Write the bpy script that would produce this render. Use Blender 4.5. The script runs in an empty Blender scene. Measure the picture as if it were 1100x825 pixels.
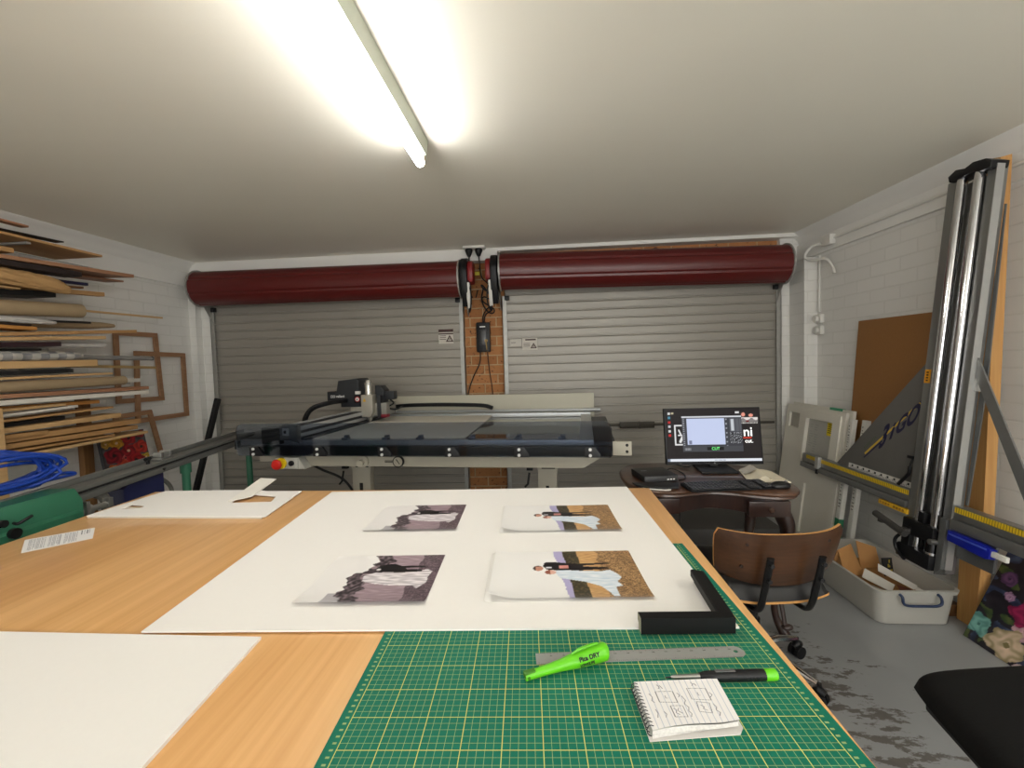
import bpy, bmesh, math, random
from mathutils import Vector, Matrix, noise

random.seed(7)
SC = bpy.context.scene
COL = SC.collection
PI = math.pi
V = Vector

# ------------------------------------------------------------------ camera
ZC = 1.383
F_PX, PITCH, ROLL, YAW = 479.483, 0.0459427, 0.0296693, 0.0771130


def _rx(a):
    return Matrix(((1, 0, 0), (0, math.cos(a), -math.sin(a)), (0, math.sin(a), math.cos(a))))


def _rz(a):
    return Matrix(((math.cos(a), -math.sin(a), 0), (math.sin(a), math.cos(a), 0), (0, 0, 1)))


_B = Matrix(((1, 0, 0), (0, 0, -1), (0, 1, 0)))
RT = _rz(-ROLL) @ _rx(PITCH) @ _B @ _rz(-YAW)      # world -> (right, down, forward)
CAM = V((0, 0, ZC))


def ray(u, v):
    return RT.transposed() @ V(((u - 550) / F_PX, (v - 412.5) / F_PX, 1))


def at(u, v, x=None, y=None, z=None):
    """The point of a measured plane (x=, y= or z= metres) seen along one line of sight."""
    d = ray(u, v)
    if x is not None:
        t = x / d.x
    elif y is not None:
        t = y / d.y
    else:
        t = (z - ZC) / d.z
    return CAM + d * t


cam_data = bpy.data.cameras.new('camera')
cam = bpy.data.objects.new('camera', cam_data)
COL.objects.link(cam)
m = Matrix((RT[0], -V(RT[1]), -V(RT[2]))).transposed().to_4x4()
m.translation = CAM
cam.matrix_world = m
cam_data.sensor_fit = 'HORIZONTAL'
cam_data.sensor_width = 36
cam_data.lens = F_PX / 1100 * 36
cam_data.clip_start = 0.02
SC.camera = cam
SC.view_settings.view_transform = 'Standard'
SC.view_settings.look = 'None'
SC.view_settings.gamma = 1
SC.view_settings.use_curve_mapping = False
SC.view_settings.exposure = 0.0
SC.cycles.use_denoising = True
SC.cycles.max_bounces = 10
SC.cycles.diffuse_bounces = 5
SC.cycles.glossy_bounces = 5
SC.cycles.transparent_max_bounces = 12


# ------------------------------------------------------------------ colours and materials
def lin(c):
    return c / 12.92 if c <= 0.04045 else ((c + 0.055) / 1.055) ** 2.4


def rgb(r, g, b, a=1.0):
    return (lin(r / 255), lin(g / 255), lin(b / 255), a)


class NT:
    def __init__(s, name):
        s.m = bpy.data.materials.new(name)
        s.m.use_nodes = True
        s.t = s.m.node_tree
        s.b = s.t.nodes['Principled BSDF']

    def n(s, typ, **kw):
        nd = s.t.nodes.new(typ)
        for k, v in kw.items():
            if k.startswith('i_'):
                nd.inputs[k[2:].replace('_', ' ')].default_value = v
            else:
                setattr(nd, k, v)
        return nd

    def l(s, a, b):
        s.t.links.new(a, b)

    def math(s, op, a, b=None, clamp=False):
        nd = s.t.nodes.new('ShaderNodeMath')
        nd.operation = op
        nd.use_clamp = clamp
        for i, x in enumerate((a, b)):
            if x is None:
                continue
            if isinstance(x, (int, float)):
                nd.inputs[i].default_value = x
            else:
                s.l(x, nd.inputs[i])
        return nd.outputs[0]

    def mix(s, fac, a, b, blend='MIX'):
        nd = s.t.nodes.new('ShaderNodeMix')
        nd.data_type = 'RGBA'
        nd.blend_type = blend
        for i, x in ((0, fac), (6, a), (7, b)):
            if isinstance(x, (int, float)):
                nd.inputs[i].default_value = x
            elif isinstance(x, tuple):
                nd.inputs[i].default_value = x
            else:
                s.l(x, nd.inputs[i])
        return nd.outputs[2]

    def ramp(s, fac, stops):
        nd = s.t.nodes.new('ShaderNodeValToRGB')
        el = nd.color_ramp.elements
        while len(el) < len(stops):
            el.new(0.5)
        for e, (p, c) in zip(el, stops):
            e.position = p
            e.color = c
        s.l(fac, nd.inputs[0])
        return nd.outputs[0]

    def coords(s, kind='Object'):
        return s.n('ShaderNodeTexCoord').outputs[kind]

    def noise(s, vec, scale, detail=3, rough=0.5, mapping=None):
        if mapping:
            mp = s.n('ShaderNodeMapping')
            mp.inputs['Scale'].default_value = mapping
            s.l(vec, mp.inputs['Vector'])
            vec = mp.outputs[0]
        nd = s.n('ShaderNodeTexNoise')
        nd.inputs['Scale'].default_value = scale
        nd.inputs['Detail'].default_value = detail
        nd.inputs['Roughness'].default_value = rough
        s.l(vec, nd.inputs['Vector'])
        return nd.outputs['Fac']

    def bump(s, h, strength=0.2, dist=0.002):
        nd = s.n('ShaderNodeBump')
        nd.inputs['Strength'].default_value = strength
        nd.inputs['Distance'].default_value = dist
        s.l(h, nd.inputs['Height'])
        s.l(nd.outputs[0], s.b.inputs['Normal'])


def mat(name, c, rough=0.5, metal=0.0, var=0.06, scale=25, bump=0.0, spec=0.5, coat=0.0, trans=0.0, alpha=1.0):
    """Plain paint / plastic / metal with a little procedural unevenness."""
    q = NT(name)
    b = q.b
    co = rgb(*c)
    co2 = tuple(x * (1 - var) for x in co[:3]) + (1,)
    co1 = tuple(min(1, x * (1 + var)) for x in co[:3]) + (1,)
    ns = q.noise(q.coords(), scale)
    q.l(q.mix(ns, co2, co1), b.inputs['Base Color'])
    b.inputs['Roughness'].default_value = rough
    b.inputs['Metallic'].default_value = metal
    b.inputs['Specular IOR Level'].default_value = spec
    b.inputs['Coat Weight'].default_value = coat
    b.inputs['Transmission Weight'].default_value = trans
    b.inputs['Alpha'].default_value = alpha
    if bump:
        q.bump(ns, bump)
    return q.m


def wood(name, c1, c2, axis='Y', scale=1.0, rough=0.5, fine=1.0, coat=0.0, knots=False):
    """Timber with the grain running along one object axis."""
    q = NT(name)
    tc = q.coords()
    k = {'X': (0.06, 1, 1), 'Y': (1, 0.06, 1), 'Z': (1, 1, 0.06)}[axis]
    a = q.noise(tc, 9 * scale, 4, 0.6, k)
    k2 = {'X': (0.02, 1, 1), 'Y': (1, 0.02, 1), 'Z': (1, 1, 0.02)}[axis]
    b_ = q.noise(tc, 70 * scale * fine, 3, 0.6, k2)
    f = q.math('ADD', q.math('MULTIPLY', a, 0.65), q.math('MULTIPLY', b_, 0.35))
    f = q.ramp(f, [(0.34, rgb(*c2)), (0.64, rgb(*c1))])
    if knots:
        vo = q.n('ShaderNodeTexVoronoi')
        mp = q.n('ShaderNodeMapping')
        mp.inputs['Scale'].default_value = {'X': (2, 7, 7), 'Y': (7, 2, 7), 'Z': (7, 7, 2)}[axis]
        q.l(tc, mp.inputs['Vector'])
        q.l(mp.outputs[0], vo.inputs['Vector'])
        vo.inputs['Scale'].default_value = 1.0
        kn = q.ramp(vo.outputs['Distance'], [(0.05, (1, 1, 1, 1)), (0.11, (0, 0, 0, 1))])
        f = q.mix(kn, f, rgb(96, 58, 28))
    q.l(f, q.b.inputs['Base Color'])
    q.b.inputs['Roughness'].default_value = rough
    q.b.inputs['Coat Weight'].default_value = coat
    q.bump(b_, 0.08, 0.001)
    return q.m


def emit(name, c, strength):
    q = NT(name)
    q.b.inputs['Base Color'].default_value = rgb(*c)
    q.b.inputs['Emission Color'].default_value = rgb(*c)
    q.b.inputs['Emission Strength'].default_value = strength
    return q.m


def attr_mat(name, rough=0.5, emission=0.0, spec=0.5):
    """Takes the printed or displayed picture from the mesh's own colour layer."""
    q = NT(name)
    at_ = q.n('ShaderNodeVertexColor')
    at_.layer_name = 'print'
    if emission:
        q.b.inputs['Base Color'].default_value = (0.01, 0.01, 0.01, 1)
        q.l(at_.outputs['Color'], q.b.inputs['Emission Color'])
        q.b.inputs['Emission Strength'].default_value = emission
    else:
        q.l(at_.outputs['Color'], q.b.inputs['Base Color'])
    q.b.inputs['Roughness'].default_value = rough
    q.b.inputs['Specular IOR Level'].default_value = spec
    return q.m


def glassy(name, c, alpha, rough=0.05):
    """Thin clear or smoked sheet: a mix of see-through and gloss."""
    q = NT(name)
    tr = q.n('ShaderNodeBsdfTransparent')
    tr.inputs['Color'].default_value = rgb(*c)
    gl = q.n('ShaderNodeBsdfGlossy')
    gl.inputs['Roughness'].default_value = rough
    gl.inputs['Color'].default_value = (1, 1, 1, 1)
    df = q.n('ShaderNodeBsdfDiffuse')
    df.inputs['Color'].default_value = rgb(*[x * 0.35 for x in c])
    fr = q.n('ShaderNodeFresnel')
    fr.inputs['IOR'].default_value = 1.45
    m1 = q.n('ShaderNodeMixShader')
    m1.inputs[0].default_value = alpha
    q.l(tr.outputs[0], m1.inputs[1])
    q.l(df.outputs[0], m1.inputs[2])
    m2 = q.n('ShaderNodeMixShader')
    q.l(fr.outputs[0], m2.inputs[0])
    q.l(m1.outputs[0], m2.inputs[1])
    q.l(gl.outputs[0], m2.inputs[2])
    out = q.t.nodes['Material Output']
    q.l(m2.outputs[0], out.inputs['Surface'])
    return q.m


def brick(name, ax, c1, c2, mortar, bw=0.24, rh=0.086, ms=0.010, bump=0.5, rough=0.6, speck=None, offs=(0, 0, 0)):
    """Brickwork laid in the plane of a wall; ax is the object axis that runs along the courses."""
    q = NT(name)
    sep = q.n('ShaderNodeSeparateXYZ')
    tc = q.coords()
    q.l(tc, sep.inputs[0])
    cmb = q.n('ShaderNodeCombineXYZ')
    q.l(q.math('ADD', sep.outputs[ax], offs[0] + 20 * bw), cmb.inputs[0])
    q.l(q.math('ADD', sep.outputs['Z'], offs[2]), cmb.inputs[1])
    bt = q.n('ShaderNodeTexBrick')
    bt.inputs['Scale'].default_value = 1.0
    bt.inputs['Brick Width'].default_value = bw
    bt.inputs['Row Height'].default_value = rh
    bt.inputs['Mortar Size'].default_value = ms / 2
    bt.inputs['Mortar Smooth'].default_value = 0.35
    bt.inputs['Color1'].default_value = rgb(*c1)
    bt.inputs['Color2'].default_value = rgb(*c2)
    bt.inputs['Mortar'].default_value = rgb(*mortar)
    q.l(cmb.outputs[0], bt.inputs['Vector'])
    ns = q.noise(tc, 45, 4, 0.6)
    col = bt.outputs['Color']
    if speck:
        n2 = q.noise(tc, 38, 3, 0.6)
        sp = q.ramp(n2, [(0.30, (1, 1, 1, 1)), (0.40, (0, 0, 0, 1))])
        notm = q.math('SUBTRACT', 1.0, bt.outputs['Fac'], True)
        col = q.mix(q.math('MULTIPLY', sp, notm), col, rgb(*speck))
        n3 = q.noise(tc, 9, 2)
        col = q.mix(q.math('MULTIPLY', n3, 0.35), col, rgb(90, 50, 25))
    else:
        col = q.mix(0.25, col, q.mix(q.noise(tc, 3, 3), rgb(*mortar), rgb(*c1)))
    q.l(col, q.b.inputs['Base Color'])
    q.b.inputs['Roughness'].default_value = rough
    h = q.math('ADD', q.math('MULTIPLY', q.math('SUBTRACT', 1.0, bt.outputs['Fac']), 1.0), q.math('MULTIPLY', ns, 0.25))
    q.bump(h, bump, 0.006)
    return q.m


# ------------------------------------------------------------------ mesh building
class MB:
    """Collects shapes given in world metres (or in the frame M) and links them as ONE mesh object."""

    def __init__(s, M=None):
        s.bm = bmesh.new()
        s.M = M or Matrix.Identity(4)
        s.mi = 0

    def _fin(s, verts, M=None):
        T = s.M @ M if M is not None else s.M
        bmesh.ops.transform(s.bm, matrix=T, verts=verts)
        fs = set()
        for v in verts:
            fs.update(v.link_faces)
        for f in fs:
            f.material_index = s.mi
        return verts

    def box(s, x0, x1, y0, y1, z0, z1, bev=0.0, M=None, seg=2):
        r = bmesh.ops.create_cube(s.bm, size=1)
        vs = r['verts']
        for v in vs:
            v.co = V((x0 + (v.co.x + .5) * (x1 - x0), y0 + (v.co.y + .5) * (y1 - y0), z0 + (v.co.z + .5) * (z1 - z0)))
        if bev:
            es = list({e for v in vs for e in v.link_edges})
            rr = bmesh.ops.bevel(s.bm, geom=es, offset=bev, segments=seg, profile=0.6, affect='EDGES')
            vs = list({v for f in rr['faces'] for v in f.verts} | {v for v in vs if v.is_valid})
        return s._fin(vs, M)

    def prism(s, pts, a, b, axis='Z', bev=0.0, M=None):
        """Outline pts (2-D) pulled from a to b along one axis: Z -> (x,y), Y -> (x,z), X -> (y,z)."""
        def mk(p, h):
            return V((p[0], p[1], h)) if axis == 'Z' else V((p[0], h, p[1])) if axis == 'Y' else V((h, p[0], p[1]))
        lo = [s.bm.verts.new(mk(p, a)) for p in pts]
        hi = [s.bm.verts.new(mk(p, b)) for p in pts]
        fs = [s.bm.faces.new(lo[::-1]), s.bm.faces.new(hi)]
        n = len(pts)
        for i in range(n):
            fs.append(s.bm.faces.new((lo[i], lo[(i + 1) % n], hi[(i + 1) % n], hi[i])))
        bmesh.ops.recalc_face_normals(s.bm, faces=fs)
        vs = lo + hi
        if bev:
            es = list({e for f in fs[:2] for e in f.edges})
            rr = bmesh.ops.bevel(s.bm, geom=es, offset=bev, segments=2, profile=0.6, affect='EDGES')
            vs = list({v for f in rr['faces'] for v in f.verts} | {v for v in vs if v.is_valid})
        return s._fin(vs, M)

    def cyl(s, p0, p1, r0, r1=None, n=20, M=None):
        return s.tube([p0, p1], [r0, r0 if r1 is None else r1], n, M=M)

    def tube(s, pts, r, n=8, closed=False, M=None, flat=1.0):
        pts = [V(p) for p in pts]
        if not isinstance(r, (list, tuple)):
            r = [r] * len(pts)
        k = len(pts)
        rings = []
        up = None
        for i, p in enumerate(pts):
            if closed:
                t = (pts[(i + 1) % k] - pts[i - 1]).normalized()
            else:
                t = (pts[min(i + 1, k - 1)] - pts[max(i - 1, 0)]).normalized()
            if up is None:
                up = V((0, 0, 1)) if abs(t.z) < 0.9 else V((0, 1, 0))
            sd = t.cross(up)
            if sd.length < 1e-6:
                sd = t.orthogonal()
            sd.normalize()
            up = sd.cross(t).normalized()
            rings.append([s.bm.verts.new(p + (sd * math.cos(2 * PI * j / n) + up * math.sin(2 * PI * j / n) * flat) * r[i]) for j in range(n)])
        for i in range(k if closed else k - 1):
            a, b = rings[i], rings[(i + 1) % k]
            for j in range(n):
                s.bm.faces.new((a[j], a[(j + 1) % n], b[(j + 1) % n], b[j]))
        if not closed:
            s.bm.faces.new(rings[0][::-1])
            s.bm.faces.new(rings[-1])
        vs = [v for q in rings for v in q]
        return s._fin(vs, M)

    def lathe(s, prof, n=24, M=None, cap=True):
        rings = []
        for r, z in prof:
            rings.append([s.bm.verts.new((r * math.cos(2 * PI * j / n), r * math.sin(2 * PI * j / n), z)) for j in range(n)])
        for a, b in zip(rings, rings[1:]):
            for j in range(n):
                s.bm.faces.new((a[j], a[(j + 1) % n], b[(j + 1) % n], b[j]))
        if cap:
            s.bm.faces.new(rings[0][::-1])
            s.bm.faces.new(rings[-1])
        return s._fin([v for q in rings for v in q], M)

    def ball(s, c, r, n=12, sc=(1, 1, 1), M=None):
        rr = bmesh.ops.create_uvsphere(s.bm, u_segments=n, v_segments=max(6, n // 2), radius=r)
        for v in rr['verts']:
            v.co = V((v.co.x * sc[0], v.co.y * sc[1], v.co.z * sc[2])) + V(c)
        return s._fin(rr['verts'], M)

    def grid(s, nx, ny, f, M=None, closed_u=False):
        g = [[s.bm.verts.new(f(i / nx, j / ny)) for j in range(ny + 1)] for i in range(nx + (0 if closed_u else 1))]
        for i in range(nx):
            for j in range(ny):
                a = g[i]
                b = g[(i + 1) % len(g)]
                s.bm.faces.new((a[j], b[j], b[j + 1], a[j + 1]))
        return s._fin([v for q in g for v in q], M)

    def plate(s, pts, th, M=None):
        """A planar 3-D outline given thickness th along its normal."""
        pts = [V(p) for p in pts]
        nrm = V((0, 0, 0))
        for i in range(len(pts)):
            nrm += (pts[i] - pts[0]).cross(pts[(i + 1) % len(pts)] - pts[0])
        nrm.normalize()
        lo = [s.bm.verts.new(p) for p in pts]
        hi = [s.bm.verts.new(p + nrm * th) for p in pts]
        fs = [s.bm.faces.new(lo[::-1]), s.bm.faces.new(hi)]
        n = len(pts)
        for i in range(n):
            fs.append(s.bm.faces.new((lo[i], lo[(i + 1) % n], hi[(i + 1) % n], hi[i])))
        bmesh.ops.recalc_face_normals(s.bm, faces=fs)
        return s._fin(lo + hi, M)

    def build(s, name, mats, parent=None, smooth=35, recalc=True):
        if recalc:
            bmesh.ops.recalc_face_normals(s.bm, faces=s.bm.faces[:])
        me = bpy.data.meshes.new(name)
        if parent is not None:
            T = world_of(parent).inverted()
            bmesh.ops.transform(s.bm, matrix=T, verts=s.bm.verts)
            loc = None
        else:
            lo = [min(v.co[i] for v in s.bm.verts) for i in range(3)]
            hi = [max(v.co[i] for v in s.bm.verts) for i in range(3)]
            loc = V(((lo[0] + hi[0]) / 2, (lo[1] + hi[1]) / 2, lo[2]))
            bmesh.ops.translate(s.bm, vec=-loc, verts=s.bm.verts)
        s.bm.to_mesh(me)
        s.bm.free()
        for mm in (mats if isinstance(mats, (list, tuple)) else [mats]):
            me.materials.append(mm)
        if smooth:
            me.shade_smooth()
            me.set_sharp_from_angle(angle=math.radians(smooth))
        o = bpy.data.objects.new(name, me)
        COL.objects.link(o)
        if parent is not None:
            o.parent = parent
        else:
            o.location = loc
        return o


def world_of(o):
    M = o.matrix_basis.copy()
    while o.parent is not None:
        o = o.parent
        M = o.matrix_basis @ M
    return M


def thing(name, label, cat, loc, group=None, rotz=0.0):
    o = bpy.data.objects.new(name, None)
    o.empty_display_size = 0.05
    COL.objects.link(o)
    o.location = V(loc)
    o.rotation_euler = (0, 0, rotz)
    return tag(o, label, cat, group)


def tag(o, label, cat, group=None):
    o['label'] = label
    o['category'] = cat
    if group:
        o['group'] = group
    return o


def struct(o, label=None):
    o['kind'] = 'structure'
    if label:
        o['label'] = label
    return o


def frame(origin, ex, ey, ez=None):
    ex = V(ex).normalized()
    ey = V(ey).normalized()
    ez = ex.cross(ey).normalized() if ez is None else V(ez).normalized()
    M = Matrix((ex, ey, ez)).transposed().to_4x4()
    M.translation = V(origin)
    return M


def picture(name, material, nx, ny, colf, posf, parent=None, thick=0.0):
    """A printed or lit sheet: fine grid whose colour layer holds the picture. colf(u,v)->sRGB 0-255, posf(u,v)->point."""
    bm = bmesh.new()
    cl = bm.verts.layers.float_color.new('print')
    g = []
    for i in range(nx + 1):
        row = []
        for j in range(ny + 1):
            u, v = i / nx, j / ny
            vt = bm.verts.new(posf(u, v))
            c = colf(u, v)
            vt[cl] = rgb(*c[:3])
            row.append(vt)
        g.append(row)
    for i in range(nx):
        for j in range(ny):
            bm.faces.new((g[i][j], g[i + 1][j], g[i + 1][j + 1], g[i][j + 1]))
    me = bpy.data.meshes.new(name)
    loc = None
    if parent is not None:
        bmesh.ops.transform(bm, matrix=world_of(parent).inverted(), verts=bm.verts)
    else:
        loc = sum((v.co for v in bm.verts), V((0, 0, 0))) / len(bm.verts)
        loc.z = min(v.co.z for v in bm.verts)
        bmesh.ops.translate(bm, vec=-loc, verts=bm.verts)
    if thick:
        bmesh.ops.recalc_face_normals(bm, faces=bm.faces[:])
        bmesh.ops.solidify(bm, geom=bm.faces[:], thickness=thick)
    bm.to_mesh(me)
    bm.free()
    me.materials.append(material)
    me.shade_smooth()
    me.set_sharp_from_angle(angle=math.radians(40))
    o = bpy.data.objects.new(name, me)
    COL.objects.link(o)
    if parent is not None:
        o.parent = parent
    else:
        o.location = loc
    return o


def lettering(body, M, size, material, parent, name='lettering', depth=0.0006, align='LEFT', shear=0.0, bold=0.0, sx=1.0):
    """Raised or printed words on a thing, set in the frame M (x along the line, y up)."""
    cu = bpy.data.curves.new(name, 'FONT')
    cu.body = body
    cu.size = size
    cu.extrude = depth
    cu.align_x = align
    cu.shear = shear
    cu.offset = bold
    tmp = bpy.data.objects.new('tmp', cu)
    COL.objects.link(tmp)
    dg = bpy.context.evaluated_depsgraph_get()
    me = bpy.data.meshes.new_from_object(tmp.evaluated_get(dg))
    bpy.data.objects.remove(tmp)
    bpy.data.curves.remove(cu)
    me.name = name
    T = world_of(parent).inverted() if parent is not None else Matrix.Identity(4)
    me.transform(T @ M @ Matrix.Diagonal((sx, 1, 1, 1)))
    me.materials.clear()
    me.materials.append(material)
    o = bpy.data.objects.new(name, me)
    COL.objects.link(o)
    if parent is not None:
        o.parent = parent
    return o


def inpoly(x, y, p):
    c = False
    j = len(p) - 1
    for i in range(len(p)):
        if (p[i][1] > y) != (p[j][1] > y) and x < (p[j][0] - p[i][0]) * (y - p[i][1]) / (p[j][1] - p[i][1]) + p[i][0]:
            c = not c
        j = i
    return c


def nz(x, y, s=1.0, o=0.0):
    return noise.noise(V((x * s + o, y * s - o, o * 0.37)))


def smooth_path(pts, n=6):
    """Catmull-Rom through pts."""
    P = [V(p) for p in pts]
    P = [2 * P[0] - P[1]] + P + [2 * P[-1] - P[-2]]
    out = []
    for i in range(1, len(P) - 2):
        for k in range(n):
            t = k / n
            a, b, c, d = P[i - 1], P[i], P[i + 1], P[i + 2]
            out.append(0.5 * ((2 * b) + (c - a) * t + (2 * a - 5 * b + 4 * c - d) * t * t + (3 * b - a - 3 * c + d) * t ** 3))
    out.append(P[-2])
    return out
# ------------------------------------------------------------------ shared materials
WHITE_PAINT = mat('white_paint', (234, 232, 227), 0.55, var=0.03, scale=6)
BLACK_PL = mat('black_plastic', (20, 20, 22), 0.42, var=0.1, spec=.3)
BLACK_MATTE = mat('black_matte', (16, 16, 17), 0.65, var=0.1)
STEEL = mat('brushed_steel', (175, 175, 172), 0.3, 0.9, var=0.05, scale=60)
CHROME = mat('chrome', (215, 215, 218), 0.12, 1.0, var=0.02)
ALU = mat('anodised_aluminium', (150, 150, 146), 0.38, 0.75, var=0.04, scale=40)
WHITE_PL = mat('white_plastic', (225, 223, 216), 0.4, var=0.03)
GREY_PL = mat('grey_plastic', (120, 120, 118), 0.5, var=0.05)
MAROON = mat('maroon_enamel', (92, 26, 24), 0.33, 0.0, var=0.08, scale=8)
INK_BLACK = mat('ink_black', (20, 20, 22), 0.7)
INK_WHITE = mat('ink_white', (235, 235, 232), 0.6)
YELLOW = mat('yellow_label', (226, 178, 40), 0.5)
RED = mat('red_plastic', (176, 28, 30), 0.35)
PAPER = mat('white_paper', (236, 233, 226), 0.75, var=0.02)

XL, XR, YB, HC = -3.285, 2.165, 4.10, 2.40      # the walls' lines at the back corners, ceiling height
YF = -1.9                                        # wall behind the photographer


def xl(y):
    return XL - 0.035 * (YB - y)


def xr(y):
    return XR + 0.055 * (YB - y)


# floor: grey painted concrete with worn patches
q = NT('painted_concrete')
tc = q.coords()
base = q.mix(q.noise(tc, 2.2, 4), rgb(136, 138, 139), rgb(156, 158, 159))
mp = q.n('ShaderNodeMapping')
mp.inputs['Location'].default_value = ((XL + XR) / 2 - 1.1, (YB + YF + .2) / 2 - 1.78, 0)
q.l(tc, mp.inputs['Vector'])
mp2 = q.n('ShaderNodeMapping')
mp2.inputs['Rotation'].default_value = (0, 0, math.radians(-28))
mp2.inputs['Scale'].default_value = (2.0, 1.15, 1)
sep = q.n('ShaderNodeVectorMath', operation='LENGTH')
q.l(mp.outputs[0], mp2.inputs['Vector'])
q.l(mp2.outputs[0], sep.inputs[0])
reg = q.ramp(sep.outputs['Value'], [(0.25, (1, 1, 1, 1)), (0.95, (0, 0, 0, 1))])
chips = q.noise(tc, 17, 7, 0.66, (0.6, 1.25, 1))
msk = q.ramp(q.math('ADD', chips, q.math('MULTIPLY', reg, 0.2)), [(0.685, (0, 0, 0, 1)), (0.73, (1, 1, 1, 1))])
colr = q.mix(q.math('MULTIPLY', msk, 0.85), base, q.mix(q.noise(tc, 30), rgb(70, 64, 59), rgb(96, 88, 80)))
q.l(colr, q.b.inputs['Base Color'])
q.l(q.mix(msk, (0.38, 0.38, 0.38, 1), (0.7, 0.7, 0.7, 1)), q.b.inputs['Roughness'])
q.bump(q.math('SUBTRACT', q.noise(tc, 60), q.math('MULTIPLY', msk, 0.4)), 0.08, 0.002)
FLOOR = q.m
b = MB()
b.box(XL - .6, XR + .6, YF - .1, YB + .3, -0.1, 0)
struct(b.build('floor', FLOOR, smooth=0), 'grey painted concrete garage floor with worn patches')

q = NT('ceiling_plaster')
tc = q.coords()
q.l(q.mix(q.noise(tc, 1.3, 5), rgb(240, 236, 222), rgb(246, 242, 229)), q.b.inputs['Base Color'])
q.b.inputs['Roughness'].default_value = 0.42
q.b.inputs['Specular IOR Level'].default_value = 0.25
q.bump(q.noise(tc, 2.0, 2), 0.25, 0.01)
b = MB()
b.box(XL - .6, XR + .6, YF - .1, YB + .3, HC, HC + 0.1)
struct(b.build('ceiling', q.m, smooth=0), 'white plasterboard ceiling')

BRK_L = brick('white_painted_brick_side', 'Y', (232, 230, 225), (228, 226, 221), (222, 220, 214))
BRK_B = brick('white_painted_brick_back', 'X', (232, 230, 225), (228, 226, 221), (222, 220, 214))
RAW = brick('orange_brick', 'X', (196, 136, 84), (172, 114, 66), (200, 172, 132), bump=0.6, rough=0.8, speck=(60, 34, 20), ms=0.013)


def wall_poly(name, pts, m, label):
    b = MB()
    b.prism(pts, 0, HC, 'Z')
    return struct(b.build(name, m, smooth=0), label)


wall_poly('wall_left', [(xl(YB + .2), YB + .2), (xl(YB + .2) - .15, YB + .2), (xl(YF) - .15, YF), (xl(YF), YF)], BRK_L, 'white painted brick wall behind the timber rack')
wall_poly('wall_right', [(xr(YB + .2), YB + .2), (xr(YB + .2) + .15, YB + .2), (xr(YF) + .15, YF), (xr(YF), YF)], BRK_L, 'white painted brick wall behind the upright cutter')
wall_poly('wall_front', [(XL - .6, YF), (XR + .6, YF), (XR + .6, YF - .1), (XL - .6, YF - .1)], WHITE_PAINT, 'wall behind the photographer')
# back wall: raw brick pier and lintel, painted returns
b = MB()
b.box(XL - .2, XR + .2, YB + .06, YB + .2, 0, HC)
b.box(-0.735, -0.36, YB - .05, YB + .06, 0, HC)
b.box(-.36, XR, YB - .05, YB + .06, 2.1, HC)
struct(b.build('wall_back', RAW, smooth=0), 'raw orange brick wall around the roller doors')
b = MB()
b.box(XL - .02, -3.125, YB - .1, YB + .06, 0, HC)
b.box(xl(3.9) - .01, XL + .06, 3.93, YB, 0, 2.2)
struct(b.build('wall_back_return', BRK_B, smooth=0), 'white painted brick return beside the first roller door')
b = MB()
b.box(2.005, XR + .03, YB - .1, YB + .06, 0, HC)
b.box(XR - .085, xr(3.7) + .02, 3.78, YB - .11, 0, 2.16)
struct(b.build('wall_back_pier', BRK_B, smooth=0), 'white painted brick pier in the corner beside the second roller door')

# coved cornice along both side walls, battens along the back
def cove(y0, y1, side, name):
    prof = [(0, 0), (0.085, 0), (0.078, -0.012), (0.05, -0.03), (0.026, -0.062), (0.012, -0.092), (0, -0.1)]
    b = MB()
    rings = []
    for y in (y0, y1):
        x = xl(y) if side < 0 else xr(y)
        sgn = 1 if side < 0 else -1
        rings.append([b.bm.verts.new((x + sgn * p[0], y, HC + p[1])) for p in prof])
    n = len(prof)
    for i in range(n):
        b.bm.faces.new((rings[0][i], rings[0][(i + 1) % n], rings[1][(i + 1) % n], rings[1][i]))
    b.bm.faces.new(rings[0])
    b.bm.faces.new(rings[1][::-1])
    struct(b.build(name, WHITE_PAINT, smooth=50))


cove(YF, YB - .02, -1, 'trim_1')
cove(YF, YB - .02, 1, 'trim_2')
b = MB()
b.box(XL, -0.40, YB - .16, YB - .045, HC - .105, HC - .0005, bev=0)
b.box(-0.40, XR + .02, YB - .16, YB - .045, HC - .03, HC - .0005, bev=0)
struct(b.build('trim_3', WHITE_PAINT), 'white batten along the top of the back wall')
# wall plates that stand proud under the cornices
for nm, fx, sg in (('trim_4', xl, 1), ('trim_5', xr, -1)):
    b = MB()
    y0, y1 = YF, YB - .1
    b.prism([(fx(y0) - sg * .01, y0), (fx(y0) + sg * .03, y0), (fx(y1) + sg * .03, y1), (fx(y1) - sg * .01, y1)], HC - .225, HC - .1, 'Z')
    struct(b.build(nm, WHITE_PAINT, smooth=0), 'white wall plate under the cornice')

# ------------------------------------------------------------------ lamps: fluorescent battens on the ceiling
TUBE = emit('lit_tube', (253, 251, 249), 43.0)
FIT = mat('batten_enamel', (176, 180, 164), 0.4)


def batten(x, y0, y1, label, zt=2.305):
    t = thing('fluorescent_batten', label, 'ceiling light', (x, (y0 + y1) / 2, zt), 'fluorescent battens on the ceiling')
    b = MB()
    b.prism([(x - .022, HC - .062), (x + .028, HC - .062), (x + .04, HC), (x - .034, HC)], y0 + .01, y1 - .005, 'Y')
    b.build('housing', FIT, t)
    b = MB()
    b.cyl((x, y0 + .03, zt), (x, y1 - .012, zt), 0.02, n=20)
    b.build('tube', TUBE, t)
    for y in (y0 + .02, y1 - .006):
        b = MB()
        b.box(x - .015, x + .02, y - .008, y + .008, zt - .012, HC - .06, bev=0.004)
        b.build('lamp_holder', mat('lamp_holder_plastic', (214, 176, 108), 0.5), t)
    return t


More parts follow.
